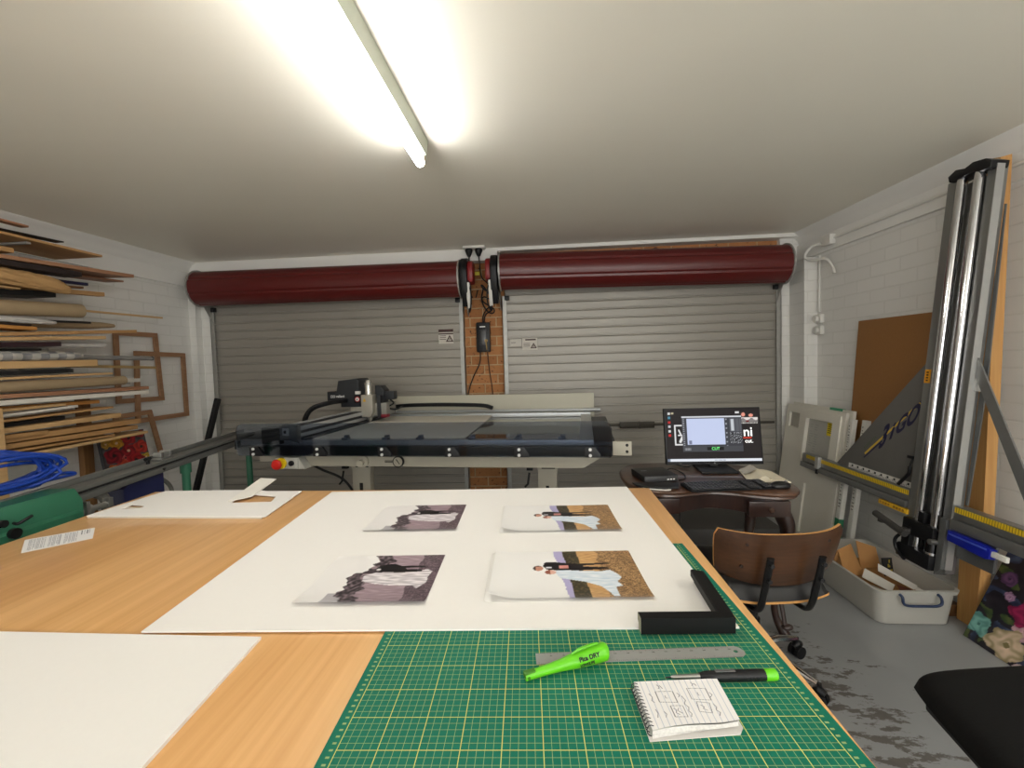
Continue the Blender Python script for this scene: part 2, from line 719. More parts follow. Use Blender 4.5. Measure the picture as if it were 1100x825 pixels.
batten(-0.545, 0.82, 2.045, 'lit fluorescent tube batten on the ceiling, over the sheet of white board')
batten(1.75, -1.05, 0.17, 'lit fluorescent tube batten behind the photographer, over the black seat')

# wide window added unseen behind the photographer, to brighten back wall and ceiling
FILL_GLOW = emit('added_fill_pane', (250, 250, 248), 4.4)
wn = bpy.data.objects.new('added_window_1', None)
COL.objects.link(wn)
wn.location = (.5, YF, .9)
struct(wn, 'wide glowing window added behind the photographer to light the room')
WX0, WX1, WZ0, WZ1 = -1.6, 2.3, .55, 2.25
b = MB()
for x0, x1, z0, z1 in ((WX0 - .05, WX1 + .05, WZ0 - .05, WZ0), (WX0 - .05, WX1 + .05, WZ1, WZ1 + .05), (WX0 - .05, WX0, WZ0, WZ1), (WX1, WX1 + .05, WZ0, WZ1)):
    b.box(x0, x1, YF + .001, YF + .05, z0, z1)
for k in range(1, 4):
    x = WX0 + (WX1 - WX0) * k / 4
    b.box(x - .02, x + .02, YF + .001, YF + .045, WZ0, WZ1)
b.build('added_window_frame', WHITE_PAINT, wn, smooth=0)
for k in range(4):
    b = MB()
    w_ = (WX1 - WX0) / 4
    b.box(WX0 + w_ * k + .02, WX0 + w_ * (k + 1) - .02, YF + .004, YF + .012, WZ0, WZ1)
    b.build('glow_pane', FILL_GLOW, wn, smooth=0)

w = bpy.data.worlds.new('world')
SC.world = w
w.use_nodes = True
w.node_tree.nodes['Background'].inputs[0].default_value = (0.02, 0.02, 0.022, 1)
# ------------------------------------------------------------------ roller doors
SLAT = mat('shutter_steel', (154, 149, 140), 0.38, 0.15, var=0.05, scale=3)
GALV = mat('galvanised_steel', (168, 167, 162), 0.45, 0.5, var=0.15, scale=30)
LABEL_W = mat('sticker_white', (205, 200, 190), 0.6)


def curtain_profile(z0, z1):
    """(z, y) outline of the rolled ribs: wide flats with narrow raised ribs between them."""
    pts = []
    z = z1
    while z > z0 + .08:
        pts += [(z, 0.0), (z - .053, 0.0), (z - .0535, 0.011), (z - .0580, 0.011), (z - .0585, -0.004), (z - .068, -0.005), (z - .0735, 0.003)]
        z -= 0.0775
    pts.append((z0, 0))
    return pts


def warning_sticker(name, x0, x1, z0, z1, parent, lines, tri=True, band=False, y=0):
    b = MB()
    b.box(x0, x1, y - .0012, y, z0, z1)
    o = b.build(name, LABEL_W, parent, smooth=0)
    w, h = x1 - x0, z1 - z0
    k = MB()
    if band:
        k.box(x0, x1, y - .0018, y - .0012, z1 - .2 * h, z1)
        k.box(x0, x1, y - .0018, y - .0012, z1 - .36 * h, z1 - .27 * h)
    else:
        if tri:
            k.box(x0 + .2 * w, x1 - .1 * w, y - .0018, y - .0012, z1 - .2 * h, z1 - .08 * h)
    for i in range(lines):
        zz = z1 - (.45 + .12 * i) * h
        k.box(x0 + .07 * w, x0 + .5 * w, y - .0018, y - .0012, zz - .02 * h, zz + .02 * h)
    if tri:
        a, c, r = x0 + .74 * w, z0 + .3 * h, .24 * h
        P = [(a - r * 1.15, c - r * .75), (a + r * 1.15, c - r * .75), (a, c + r * 1.25)]
        Q = [(a - r * .6, c - r * .45), (a + r * .6, c - r * .45), (a, c + r * .65)]
        for i in range(3):
            j = (i + 1) % 3
            k.prism([P[i], P[j], Q[j], Q[i]], y - .0018, y - .0012, 'Y')
        k.prism([(a - r * .12, c - r * .3), (a + r * .12, c - r * .3), (a + r * .12, c + r * .35), (a - r * .12, c + r * .35)], y - .0018, y - .0012, 'Y')
    k.build('printing', mat('sticker_ink', (60, 30, 26), 0.6), o, smooth=0)
    return o


def roller_door(nm, x0, x1, dx0, dx1, dz0, dz1, label, outer):
    """curtain x0..x1, drum dx0..dx1 (drum end heights dz0, dz1); outer = side with the wall bracket."""
    yc = 4.02
    t = bpy.data.objects.new(nm, None)
    COL.objects.link(t)
    t.location = ((x0 + x1) / 2, yc, 0)
    struct(t, label)
    b = MB()
    prof = curtain_profile(0.02, 2.14)
    a = [b.bm.verts.new((x0, yc + y, z)) for z, y in prof]
    c = [b.bm.verts.new((x1, yc + y, z)) for z, y in prof]
    for i in range(len(prof) - 1):
        b.bm.faces.new((a[i], a[i + 1], c[i + 1], c[i]))
    b.build('curtain', SLAT, t, smooth=0)
    # drum: lapped coil of the curtain's maroon side with shallow ribs round it
    b = MB()
    yd, R = 3.83, 0.152
    n = 56

    def ring(x, zc):
        return [b.bm.verts.new((x, yd + (R - (.007 if k % 8 == 0 else 0)) * math.cos(2 * PI * k / n), zc + (R - (.007 if k % 8 == 0 else 0)) * math.sin(2 * PI * k / n))) for k in range(n)]
    r0, r1 = ring(dx0, dz0), ring(dx1, dz1)
    for k in range(n):
        b.bm.faces.new((r0[k], r0[(k + 1) % n], r1[(k + 1) % n], r1[k]))
    b.bm.faces.new(r0)
    b.bm.faces.new(r1[::-1])
    b.build('drum', MAROON, t, smooth=25)
    for x, zc, s in ((dx0, dz0, -1), (dx1, dz1, 1)):
        b = MB()
        b.cyl((x, yd, zc), (x + s * .012, yd, zc), R + .012, n=40)
        b.build('drum_wheel', GALV, t)
        b = MB()
        b.cyl((x, yd, zc), (x + s * .09, yd, zc), .016, n=12)
        b.build('axle', mat('dark_axle', (50, 48, 46), 0.5, 0.6), t)
    for x, zc in ((dx0, dz0), (dx1, dz1)):
        b = MB()
        s = 1 if x > (x0 + x1) / 2 else -1
        xx = x + s * .03
        b.prism([(yd - .02, zc + .02), (YB - .06, zc + .02), (YB - .06, zc - .30), (YB - .09, zc - .30), (yd - .02, zc - .03)], xx - .003, xx + .003, 'X')
        b.build('wall_bracket', GALV, t, smooth=0)
    for x, s in ((x0, -1), (x1, 1)):
        b = MB()
        b.box(x - .012 if s > 0 else x - .028, x + .028 if s > 0 else x + .012, yc - .026, yc - .02, 0, 1.985)
        b.box(x + s * .022, x + s * .028, yc - .026, yc + .03, 0, 1.985)
        for k in range(26):
            b.cyl((x + s * .008, yc - .0275, .06 + k * .075), (x + s * .008, yc - .025, .06 + k * .075), .004, n=6)
        b.build('guide_track', GALV, t, smooth=0)
        b = MB()
        b.box(x - .02 - s * .02, x + .02 - s * .02, yc - .05, yc - .02, 1.945, 1.985, bev=.004)
        b.build('stop', BLACK_PL, t)
    return t


d1 = roller_door('door_1', -3.11, -0.755, -3.085, -0.715, 2.135, 2.12, 'grey ribbed roller door with maroon drum, behind the flatbed cutter', -1)
d2 = roller_door('door_2', -0.35, 1.985, -0.36, 1.95, 2.165, 2.125, 'grey ribbed roller door with maroon drum, behind the monitor', 1)
ys = 4.008
p = at(471, 354, y=ys)
warning_sticker('warning_label', p.x, p.x + .135, p.z - .13, p.z, d1, 3, True, True, y=ys)
p = at(548, 365, y=ys)
warning_sticker('notice_label', p.x, p.x + .1, p.z - .06, p.z + .005, d2, 2, False, y=ys)
p = at(561, 364, y=ys)
warning_sticker('warning_label', p.x, p.x + .135, p.z - .1, p.z + .005, d2, 3, True, y=ys)
# lock bar across the second door
b = MB()
p = at(690, 456, y=4.0)
zb = p.z
b.cyl((-.32, 3.995, zb), (1.95, 3.995, zb), .011, n=8)
lk = b.build('lock_bar', mat('lock_bar_steel', (92, 88, 80), 0.4, 0.7), d2)
b = MB()
b.box(p.x - .2, p.x + .1, 3.97, 3.99, zb - .028, zb + .028, bev=.004)
b.cyl((p.x - .03, 3.965, zb), (p.x - .03, 3.995, zb), .03, n=14)
b.box(p.x - .045, p.x - .015, 3.955, 3.967, zb - .012, zb + .03, bev=.003)
b.build('lock_plate', mat('lock_plate_steel', (70, 66, 58), 0.45, 0.5), lk)

# ------------------------------------------------------------------ motors on the inner drum ends
def opener(x, s, zc, label):
    """Flat black drive unit with a red cover, hung beside a drum end; s is the way it faces."""
    t = thing('door_motor', label, 'door motor', (x, 3.80, zc - .24), 'roller door motors')
    b = MB()
    pts = []
    for k in range(16):
        a = PI * k / 15
        pts.append((3.80 - .13 * math.cos(a), zc + .03 + .13 * math.sin(a)))
    pts += [(3.91, zc - .12), (3.84, zc - .24), (3.77, zc - .25), (3.70, zc - .12)]
    b.prism(pts, x, x + s * .055, 'X', bev=.008)
    b.build('housing', BLACK_PL, t)
    b = MB()
    pts = []
    for k in range(12):
        a = PI * k / 11
        pts.append((3.79 - .075 * math.cos(a), zc + .06 + .075 * math.sin(a)))
    pts += [(3.865, zc - .03), (3.83, zc - .06), (3.73, zc - .05), (3.715, zc - .02)]
    b.prism(pts, x + s * .055, x + s * .1, 'X', bev=.012)
    b.build('cover', mat('cover_red', (132, 30, 32), 0.4), t)
    b = MB()
    b.prism([(3.70, zc - .06), (3.735, zc - .06), (3.80, zc - .25), (3.765, zc - .27), (3.72, zc - .2)], x + s * .045, x + s * .075, 'X', bev=.008)
    b.build('release_lever', WHITE_PL, t)
    b = MB()
    b.tube(smooth_path([(x + s * .06, 3.73, zc - .04), (x + s * .085, 3.70, zc - .16), (x + s * .08, 3.70, zc - .26), (x + s * .06, 3.74, zc - .3), (x + s * .055, 3.8, zc - .2)]), .006, 6)
    b.build('pull_cord', BLACK_MATTE, t)
    return t


opener(-.690, 1, 2.125, 'black and red roller door motor at the drum end over the flatbed cutter')
opener(-.385, -1, 2.14, 'black and red roller door motor at the drum end on the monitor side')

# socket on the ceiling with two plugs
p = at(509, 265, z=HC)
px, py = p.x, p.y
t = thing('ceiling_socket', 'white double power socket on the ceiling above the brick pier', 'power socket', (px, py, HC - .02))
b = MB()
b.box(px - .09, px + .1, py - .045, py + .045, HC - .02, HC, bev=.005)
b.build('socket_plate', WHITE_PL, t)
yp = 4.045
for i, (dx, pth) in enumerate(((-.045, [(-.045, 0), (-.06, -.17), (-.10, -.24), (-.04, -.34), (.0, -.27)]), (.04, [(.04, 0), (.045, -.16), (.10, -.23), (.11, -.36), (.06, -.45)]))):
    t2 = thing('power_plug', ['black plug in the ceiling socket, on the flatbed cutter side', 'black plug in the ceiling socket, on the monitor side'][i], 'plug', (px + dx, py, HC - .08), 'black plugs in the ceiling socket')
    b = MB()
    b.lathe([(.012, -.085), (.02, -.07), (.03, -.045), (.034, -.03), (.03, -.02)], 14, Matrix.Translation((px + dx, py, HC)))
    b.build('plug_body', BLACK_PL, t2)
    b = MB()
    b.tube(smooth_path([(px + a_, py + .0 + max(0, -z_) * .55, HC - .08 + z_ * 1.0) for a_, z_ in pth]), .0055, 6)
    b.build('lead', BLACK_MATTE, t2)
# small yellow tag tied in the leads
b = MB()
p = at(511, 294, y=3.95)
b.box(p.x - .035, p.x + .035, 3.945, 3.95, p.z - .016, p.z + .016, bev=.002)
t = b.build('cable_tag', mat('yellow_tag', (210, 196, 60), 0.6))
tag(t, 'small yellow tag among the tangled leads on the brick pier', 'tag')
# tangle of spare lead hanging between the motors
b = MB()
pp = []
for k in range(40):
    a = k / 39
    pp.append((-.50 + .055 * math.sin(a * 19) + .01 * nz(a * 9, 1), 3.98 + .02 * math.cos(a * 13), 2.13 - .36 * a + .05 * math.cos(a * 23)))
b.tube(smooth_path(pp, 4), .006, 6)
tag(b.build('lead_tangle', BLACK_MATTE), 'tangled black cord hanging down the brick pier between the motors', 'cord')

# black power unit screwed to the pier
yf = YB - .05
a, c = at(512, 347, y=yf), at(529, 378, y=yf)
bx0, bx1, bz0, bz1 = a.x, a.x + .125, c.z, a.z
t = thing('wall_charger', 'black charger box on the raw brick pier between the roller doors', 'charger', ((bx0 + bx1) / 2, yf, bz0))
b = MB()
b.box(bx0, bx1, yf - .06, yf, bz0, bz1, bev=.012)
b.build('case', BLACK_PL, t)
b = MB()
b.box(bx0 + .03, bx1 - .03, yf - .066, yf - .058, bz0 + .06, bz0 + .2, bev=.006)
b.build('cover', mat('charcoal_plastic', (42, 42, 44), 0.3), t)
b = MB()
b.box(bx0 + .035, bx1 - .04, yf - .062, yf - .059, bz1 - .045, bz1 - .036)
b.build('lettering', INK_WHITE, t, smooth=0)
b = MB()
b.cyl((bx1 - .035, yf - .07, bz0 + .1), (bx1 - .035, yf - .055, bz0 + .1), .014, n=12)
b.cyl((bx1 - .035, yf - .075, bz0 + .1), (bx1 - .03, yf - .05, bz0 - .0), .006, n=8)
b.build('plug', mat('tan_plug', (170, 140, 84), 0.5), t)
b = MB()
b.tube(smooth_path([(bx0 + .07, yf - .03, bz1), (bx0 + .09, yf - .035, bz1 + .07), (bx0 + .15, yf - .03, bz1 + .12), (bx0 + .06, yf - .03, bz1 + .2), (bx0 + .075, yf - .04, bz1 + .3)]), .006, 6)
b.tube(smooth_path([(bx0 + .03, yf - .03, bz0), (bx0 + .02, yf - .03, bz0 - .1), (bx0 - .05, yf - .025, bz0 - .24), (bx0 - .1, yf - .02, bz0 - .4), (bx0 - .1, yf - .02, bz0 - .6)]), .005, 6)
b.build('lead', BLACK_MATTE, t)
b = MB()
b.tube(smooth_path([(bx1 - .03, yf - .04, bz0), (bx1 - .02, yf - .02, bz0 - .16), (bx1 + .0, yf - .016, bz0 - .32), (bx1 + .01, yf - .016, bz0 - .55)]), .005, 6)
b.build('brown_lead', mat('brown_lead', (84, 46, 30), 0.6), t)
# ------------------------------------------------------------------ workbench and what lies on it
TZ = 0.92
TA = 0.0435
MT = Matrix.Translation((-.2666, .5493, TZ)) @ Matrix.Rotation(TA, 4, 'Z')   # cutting mat's own frame: x across, y away, 0 = first grid line


def tl(x, y, z=0.0):
    return MT @ V((x, y, z))


MAPLE = wood('maple_laminate', (228, 180, 122), (202, 148, 88), 'Y', 1.0, 0.34, coat=0.15)
MAPLE_EDGE = wood('maple_edge', (222, 178, 120), (200, 150, 96), 'Y', 1.4, 0.4)
t = thing('workbench', 'large maple topped workbench with a green cutting mat and white boards on it', 'workbench', tl(-.3, .5, -TZ))
b = MB(MT)
top = [(-1.245, -.55), (.60, -.55), (.672, 1.047), (-1.232, 1.13)]
b.prism(top, -.036, 0, 'Z', bev=.0025)
b.build('tabletop', MAPLE, t)
b = MB(MT)
for (x0, y0), (x1, y1) in zip(top, top[1:] + top[:1]):
    d = V((x1 - x0, y1 - y0, 0)).normalized()
    nr = V((-d.y, d.x, 0))
    a, c = V((x0, y0, 0)) + nr * .06 + d * .06, V((x1, y1, 0)) + nr * .06 - d * .06
    b.prism([(a.x, a.y), (c.x, c.y), (c.x + nr.x * .02, c.y + nr.y * .02), (a.x + nr.x * .02, a.y + nr.y * .02)], -.135, -.036, 'Z')
b.build('apron', MAPLE_EDGE, t, smooth=0)
for x, y in ((-1.15, -.46), (.51, -.46), (.56, .95), (-1.14, 1.03)):
    b = MB(MT)
    b.box(x - .035, x + .035, y - .035, y + .035, -TZ, -.036, bev=.004)
    b.build('leg', MAPLE_EDGE, t)

# cutting mat: printed centimetre grid
q = NT('cutting_mat_print')
tc = q.coords()
sep = q.n('ShaderNodeSeparateXYZ')
q.l(tc, sep.inputs[0])


def gridlines(ax, off, step, width):
    v = q.math('ADD', sep.outputs[ax], off + 10 * step + step / 2)
    v = q.math('MODULO', v, step)
    v = q.math('ABSOLUTE', q.math('SUBTRACT', v, step / 2))
    return q.math('LESS_THAN', v, width / 2)


MW, M0, M1 = .635, -.36, .546
ox, oy = (-.017 + MW / 2), ((M0 + M1) / 2)           # object origin in grid coordinates
fine = q.math('MAXIMUM', gridlines('X', ox, .01, .0005), gridlines('Y', oy, .01, .0005))
bold = q.math('MAXIMUM', gridlines('X', ox, .05, .001), gridlines('Y', oy, .05, .001))
inx = q.math('MULTIPLY', q.math('GREATER_THAN', sep.outputs['X'], -ox - .0008), q.math('LESS_THAN', sep.outputs['X'], .6 - ox + .0008))
iny = q.math('MULTIPLY', q.math('GREATER_THAN', sep.outputs['Y'], -.35 - oy), q.math('LESS_THAN', sep.outputs['Y'], .53 - oy))
ins = q.math('MULTIPLY', inx, iny)
# row of scale figures printed in the margins: short dashes every centimetre
mar = q.math('MULTIPLY', gridlines('Y', oy, .01, .003), q.math('MAXIMUM',
             q.math('MULTIPLY', q.math('GREATER_THAN', sep.outputs['X'], .603 - ox), q.math('LESS_THAN', sep.outputs['X'], .608 - ox)),
             q.math('MULTIPLY', q.math('GREATER_THAN', sep.outputs['X'], -.009 - ox), q.math('LESS_THAN', sep.outputs['X'], -.004 - ox))))
g = q.mix(q.noise(tc, 6, 4), rgb(8, 98, 78), rgb(14, 112, 90))
g = q.mix(q.math('MULTIPLY', q.noise(tc, 160, 2), .12), g, rgb(50, 130, 104))
g = q.mix(q.math('MULTIPLY', q.math('MULTIPLY', fine, ins), .62), g, rgb(196, 206, 130))
g = q.mix(q.math('MULTIPLY', q.math('MULTIPLY', bold, ins), .95), g, rgb(214, 206, 110))
g = q.mix(q.math('MULTIPLY', mar, .5), g, rgb(196, 206, 130))
q.l(g, q.b.inputs['Base Color'])
q.b.inputs['Roughness'].default_value = 0.6
q.b.inputs['Specular IOR Level'].default_value = 0.2
t = thing('cutting_mat', 'green cutting mat with yellow centimetre grid on the workbench', 'cutting mat', tl(ox, oy, 0), rotz=TA)
b = MB(MT)
b.box(-.017, -.017 + MW, M0, M1, 0.0003, .003, bev=.0008)
b.build('mat_sheet', q.m, t, smooth=0)

BOARD = mat('mat_board_white', (233, 230, 226), 0.85, var=0.012, scale=120, bump=0.05)
CORE = mat('mat_board_core', (240, 236, 228), 0.8, var=0.01)


def board(name, pts, z, th, label, group=None, holes=None):
    b = MB(MT)
    b.prism(pts, z, z + th, 'Z')
    o = b.build(name, BOARD, smooth=0)
    return tag(o, label, 'mat board', group)


# the large sheet under the four prints; it overlaps the mat by its near edge
board('mat_board', [(-.456, .191), (.590, .187), (.592, 1.047), (-.493, 1.056)], .0032, .003, 'large white mat board with four wedding photographs laid on it', 'white mat boards on the workbench')
board('mat_board', [(-.86, .203), (-.228, .174), (-.216, -.16), (-.90, -.14)], .0003, .005, 'white mat board lying flat nearest the photographer, beside the cutting mat', 'white mat boards on the workbench')
# offcut board with a window and a slit cut in it
b = MB(MT)
O = [(-1.212, .835), (-.59, .794), (-.617, 1.075), (-.76, 1.085), (-.80, 1.105), (-1.178, 1.115)]
Wn = [(-.803, .945), (-.661, .947), (-.679, 1.012), (-.825, 1.056)]
Sl = [(-1.149, .896), (-1.093, .902), (-1.099, .932), (-1.159, .946)]


def ring_cut(mb, outer, holes, z0, z1):
    """Outline with holes: triangulated faces top and bottom plus every wall."""
    for z, flip in ((z0, True), (z1, False)):
        edges = []
        for lp in [outer] + holes:
            vs = [mb.bm.verts.new(mb.M @ V((p[0], p[1], z))) for p in lp]
            for i in range(len(vs)):
                edges.append(mb.bm.edges.new((vs[i], vs[(i + 1) % len(vs)])))
        bmesh.ops.triangle_fill(mb.bm, use_beauty=True, edges=edges)
    for lp in [outer] + holes:
        n = len(lp)
        for i in range(n):
            p, r = lp[i], lp[(i + 1) % n]
            f = [mb.bm.verts.new(mb.M @ V(k)) for k in ((p[0], p[1], z0), (r[0], r[1], z0), (r[0], r[1], z1), (p[0], p[1], z1))]
            mb.bm.faces.new(f)


ring_cut(b, O, [Wn, Sl], .0035, .0065)
o = b.build('cut_mat_board', BOARD, smooth=0)
tag(o, 'white mat board with a cut window and slit, at the far corner of the workbench', 'mat board', 'white mat boards on the workbench')
b = MB(MT)
ring_cut(b, [(-1.205, .83), (-.60, .79), (-.606, .90), (-1.2, .93)], [[(-1.16, .885), (-1.085, .89), (-1.09, .915), (-1.163, .92)]], .0003, .003)
tag(b.build('mat_board_backing', mat('board_backing', (208, 202, 190), 0.8)), 'second sheet just showing under the cut window board', 'mat board')
# loose strip lying across the window board, its far end lifted over the bench end
b = MB(MT)
a0, a1 = V((-.816, .95, .008)), V((-.765, 1.01, .008))
c0 = MT.inverted() @ at(280, 514, y=1.80)
c1 = MT.inverted() @ at(297, 515, y=1.80)
b.plate([a0, a1, c1, c0], .0025)
o = b.build('board_strip', CORE, smooth=0)
tag(o, 'white strip of mat board lying across the window board and over the bench end', 'board strip')

# typed sheet
def doc(u, v):
    # v runs from the left end of the page (foot) to the head
    c = (228, 227, 226)
    if .05 < u < .95:
        if .06 < v < .76:
            ph = (v * 46) % 1
            para = v in ()
            if ph < .42 and not (.30 < v < .34 or .52 < v < .57):
                ln = int(v * 46)
                if u < .92 - .12 * (ln * 37 % 7 == 0) and u > .06 and nz(u * 60, ln * 3.1) > -.35:
                    c = (150, 150, 156)
        elif .80 < v < .93:
            ph = (v * 26) % 1
            if ph < .45 and (u < .45) and nz(u * 30, int(v * 26) * 2.3) > -.3:
                c = (84, 84, 92)
    return c


PRINT_MATT = attr_mat('printed_paper', 0.6)
A = [V((-1.108, .556, .0004)), V((-1.205, .648, .0004)), V((-1.087, .738, .0004)), V((-1.008, .652, .0004))]
o = picture('typed_page', PRINT_MATT, 40, 110, doc,
            lambda u, v: MT @ (A[0].lerp(A[1], 1 - u).lerp(A[3].lerp(A[2], 1 - u), v) if False else (A[0] * (1 - v) * u + A[3] * v * u + A[1] * (1 - v) * (1 - u) + A[2] * v * (1 - u))), thick=.0003)
tag(o, 'sheet of typed white paper lying alone on the bare maple bench top', 'paper sheet')

# ---- the four photographs
def shrub(u, v, s):
    return nz(u, v, s)


def blend(a, b_, t_):
    t_ = max(0, min(1, t_))
    return tuple(a[i] * (1 - t_) + b_[i] * t_ for i in range(3))


GROOM = [(.335, .66), (.35, .74), (.42, .745), (.5, .72), (.58, .70), (.80, .72), (.815, .69), (.62, .66), (.625, .64), (.79, .615), (.80, .585), (.60, .555), (.42, .565), (.36, .58)]
BRIDE = [(.42, .54), (.44, .575), (.6, .545), (.74, .535), (.80, .56), (.84, .48), (.86, .40), (.82, .33), (.845, .24), (.80, .22), (.80, .02), (.76, .02), (.745, .12), (.70, .24), (.60, .33), (.45, .40), (.43, .46)]


def colour_print(u, v):
    """u: along the sheet from the sky end to the grass end; v: from the near edge up."""
    w_ = .012 * nz(v * 6, u * 4)
    if inpoly(u, v, GROOM):
        if .45 < u < .52 and .60 < v < .67:
            return (206, 140, 132)
        return (26, 22, 26) if not (.355 < u < .40 and .615 < v < .64) else (225, 225, 230)
    if inpoly(u, v, BRIDE):
        n_ = nz(u * 14, v * 40)
        return blend((196, 212, 226), (232, 236, 242), .5 + n_)
    if (u - .30) ** 2 / .035 ** 2 + (v - .61) ** 2 / .055 ** 2 < 1:
        return (58, 36, 28) if u < .285 or v > .65 else (196, 140, 118)
    if (u - .385) ** 2 / .04 ** 2 + (v - .525) ** 2 / .045 ** 2 < 1:
        return (150, 84, 66) if u < .385 else (222, 176, 158)
    if (u - .46) ** 2 + ((v - .55) * .8) ** 2 < .035 ** 2:
        return (206, 208, 190)
    if u < .425 + w_ + (.06 * (1 - v)):
        return (240, 238, 236)
    if u < .49 + w_ + .03 * (1 - v):
        return (176, 168, 206)
    if u < .595 + .4 * w_ + .03 * (1 - v):
        n_ = nz(u * 60, v * 30)
        return blend((46, 42, 32), (112, 100, 70), .35 + n_)
    if u < .73 + .06 * nz(v * 5, 3):
        n_ = nz(u * 20, v * 90)
        return blend((176, 132, 84), (216, 176, 124), .5 + n_)
    n_ = nz(u * 110, v * 70) + .5 * nz(u * 50, v * 34, 1, 4)
    return blend((92, 66, 42), (206, 166, 118), .48 + n_ * .9)


GROOM2 = [(.44, .70), (.46, .76), (.58, .80), (.66, .745), (.86, .75), (.88, .71), (.70, .70), (.72, .67), (.86, .66), (.86, .62), (.66, .60), (.50, .62), (.45, .65)]
BRIDE2 = [(.38, .54), (.46, .60), (.60, .615), (.76, .62), (.90, .66), (.95, .62), (.93, .50), (.94, .40), (.88, .27), (.84, .33), (.66, .34), (.50, .38), (.40, .43)]


def grey_print(u, v):
    if inpoly(u, v, GROOM2):
        return (16, 13, 16) if not ((u - .47) ** 2 + (v - .67) ** 2 < .0004) else (220, 215, 216)
    if inpoly(u, v, BRIDE2):
        n_ = nz(u * 10, v * 38)
        return blend((168, 160, 166), (238, 232, 234), .62 + n_ * 1.2)
    if (u - .40) ** 2 / .05 ** 2 + (v - .60) ** 2 / .05 ** 2 < 1:
        return (74, 62, 68) if v > .58 else (170, 152, 156)
    if (u - .42) ** 2 / .03 ** 2 + (v - .715) ** 2 / .03 ** 2 < 1:
        return (150, 130, 136)
    edge = .30 + .10 * nz(v * 5, 1.7) + .05 * nz(v * 17, 2)
    if v > .60:
        edge += .10
    if u < edge:
        if v < .2 and u > .20:
            return (176, 172, 176)
        return (238, 235, 233)
    if u < edge + .15 + .05 * nz(v * 9, 6):
        n_ = nz(u * 34, v * 22)
        return blend((34, 28, 32), (140, 124, 130), .42 + n_ * 1.1)
    if u < .80 + .05 * nz(v * 5, 3):
        n_ = nz(u * 10, v * 80)
        return blend((128, 108, 116), (182, 162, 170), .5 + n_)
    n_ = nz(u * 90, v * 60) + .5 * nz(u * 40, v * 30, 1, 4)
    return blend((58, 46, 52), (150, 130, 138), .42 + n_ * .8)


PHOTO_M = attr_mat('photo_print', 0.32, spec=0.4)


def photo(x0, x1, y0, y1, colf, label, near=.006, curl=0.0, nx=150, ny=104, sh=0.0, name='photo_print'):
    def pos(u, v):
        z = .0068 + near * math.exp(-v / .10) + curl * max(0, (.16 - u) / .16) ** 2 * (.4 + .6 * (1 - v))
        x = x0 + (x1 - x0) * u - (.006 * max(0, (.16 - u) / .16) ** 2 if curl else 0)
        return MT @ V((x + sh * v, y0 + (y1 - y0) * v, z))
    o = picture(name, PHOTO_M, nx, ny, colf, pos, thick=.0003)
    return tag(o, label, 'photo print', 'wedding photo prints on the white board')


photo(-.226, .034, .268, .490, grey_print, 'black and white wedding print lying nearer the mat, beside the cutting mat edge', .007, 0)
photo(-.228, .034, .645, .873, grey_print, 'black and white wedding print lying further up the board', .006, 0)
photo(.162, .474, .276, .498, colour_print, 'colour wedding print on the white board, nearer the black frame corner', .006, .012)
photo(.168, .487, .621, .844, colour_print, 'colour wedding print on the white board, further from the black frame corner', .006, .012)
# plain sheets under the two colour prints, their curled ends showing
for x0, x1, y0, y1, lb in ((.148, .470, .272, .487, 'plain white sheet curling out from under the nearer colour print'), (.157, .483, .617, .835, 'plain white sheet curling out from under the further colour print')):
    o = picture('backing_sheet', PRINT_MATT, 24, 10, lambda u, v: (238, 236, 232),
                lambda u, v, x0=x0, x1=x1, y0=y0, y1=y1: MT @ V((x0 + (x1 - x0) * u, y0 + (y1 - y0) * v, .0063 + .004 * max(0, (.05 - u) / .05) ** 2)), thick=.0002)
    tag(o, lb, 'paper sheet', 'plain sheets under the colour prints')

# ---- black frame corner sample
FRAME_BLACK = mat('black_stained_moulding', (9, 9, 10), 0.55, var=0.15, scale=50, spec=.25)
t = thing('frame_corner_sample', 'L shaped black frame corner sample lying over the mat and the white board', 'frame corner', tl(.5, .22, .006))
prof = [(0, 0), (.017, 0), (.017, .010), (.023, .013), (.023, .025), (.020, .027), (0, .027)]      # (inwards from the outer face, up)
cx, cy, z0 = .5755, .168, .0068


def arm(pts_fn, L, name, cutm):
    b = MB(MT)
    a = [b.bm.verts.new(MT @ pts_fn(p, 0)) for p in prof]
    c = [b.bm.verts.new(MT @ pts_fn(p, L)) for p in prof]
    n = len(prof)
    for i in range(n):
        b.bm.faces.new((a[i], a[(i + 1) % n], c[(i + 1) % n], c[i]))
    b.bm.faces.new(a)
    b.mi = 1
    f = b.bm.faces.new(c[::-1])
    f.material_index = 1
    b.build(name, [FRAME_BLACK, cutm], t, smooth=0)


ENDCUT = mat('raw_moulding_end', (150, 146, 126), 0.7)
arm(lambda p, L: V((cx - (p[0] if L == 0 else L), cy + p[0], z0 + p[1])), .155, 'short_arm', ENDCUT)
arm(lambda p, L: V((cx - p[0] + (.012 * (L > 0)), cy + (p[0] if L == 0 else L + p[0] * .4), z0 + p[1])), .165, 'long_arm', ENDCUT)

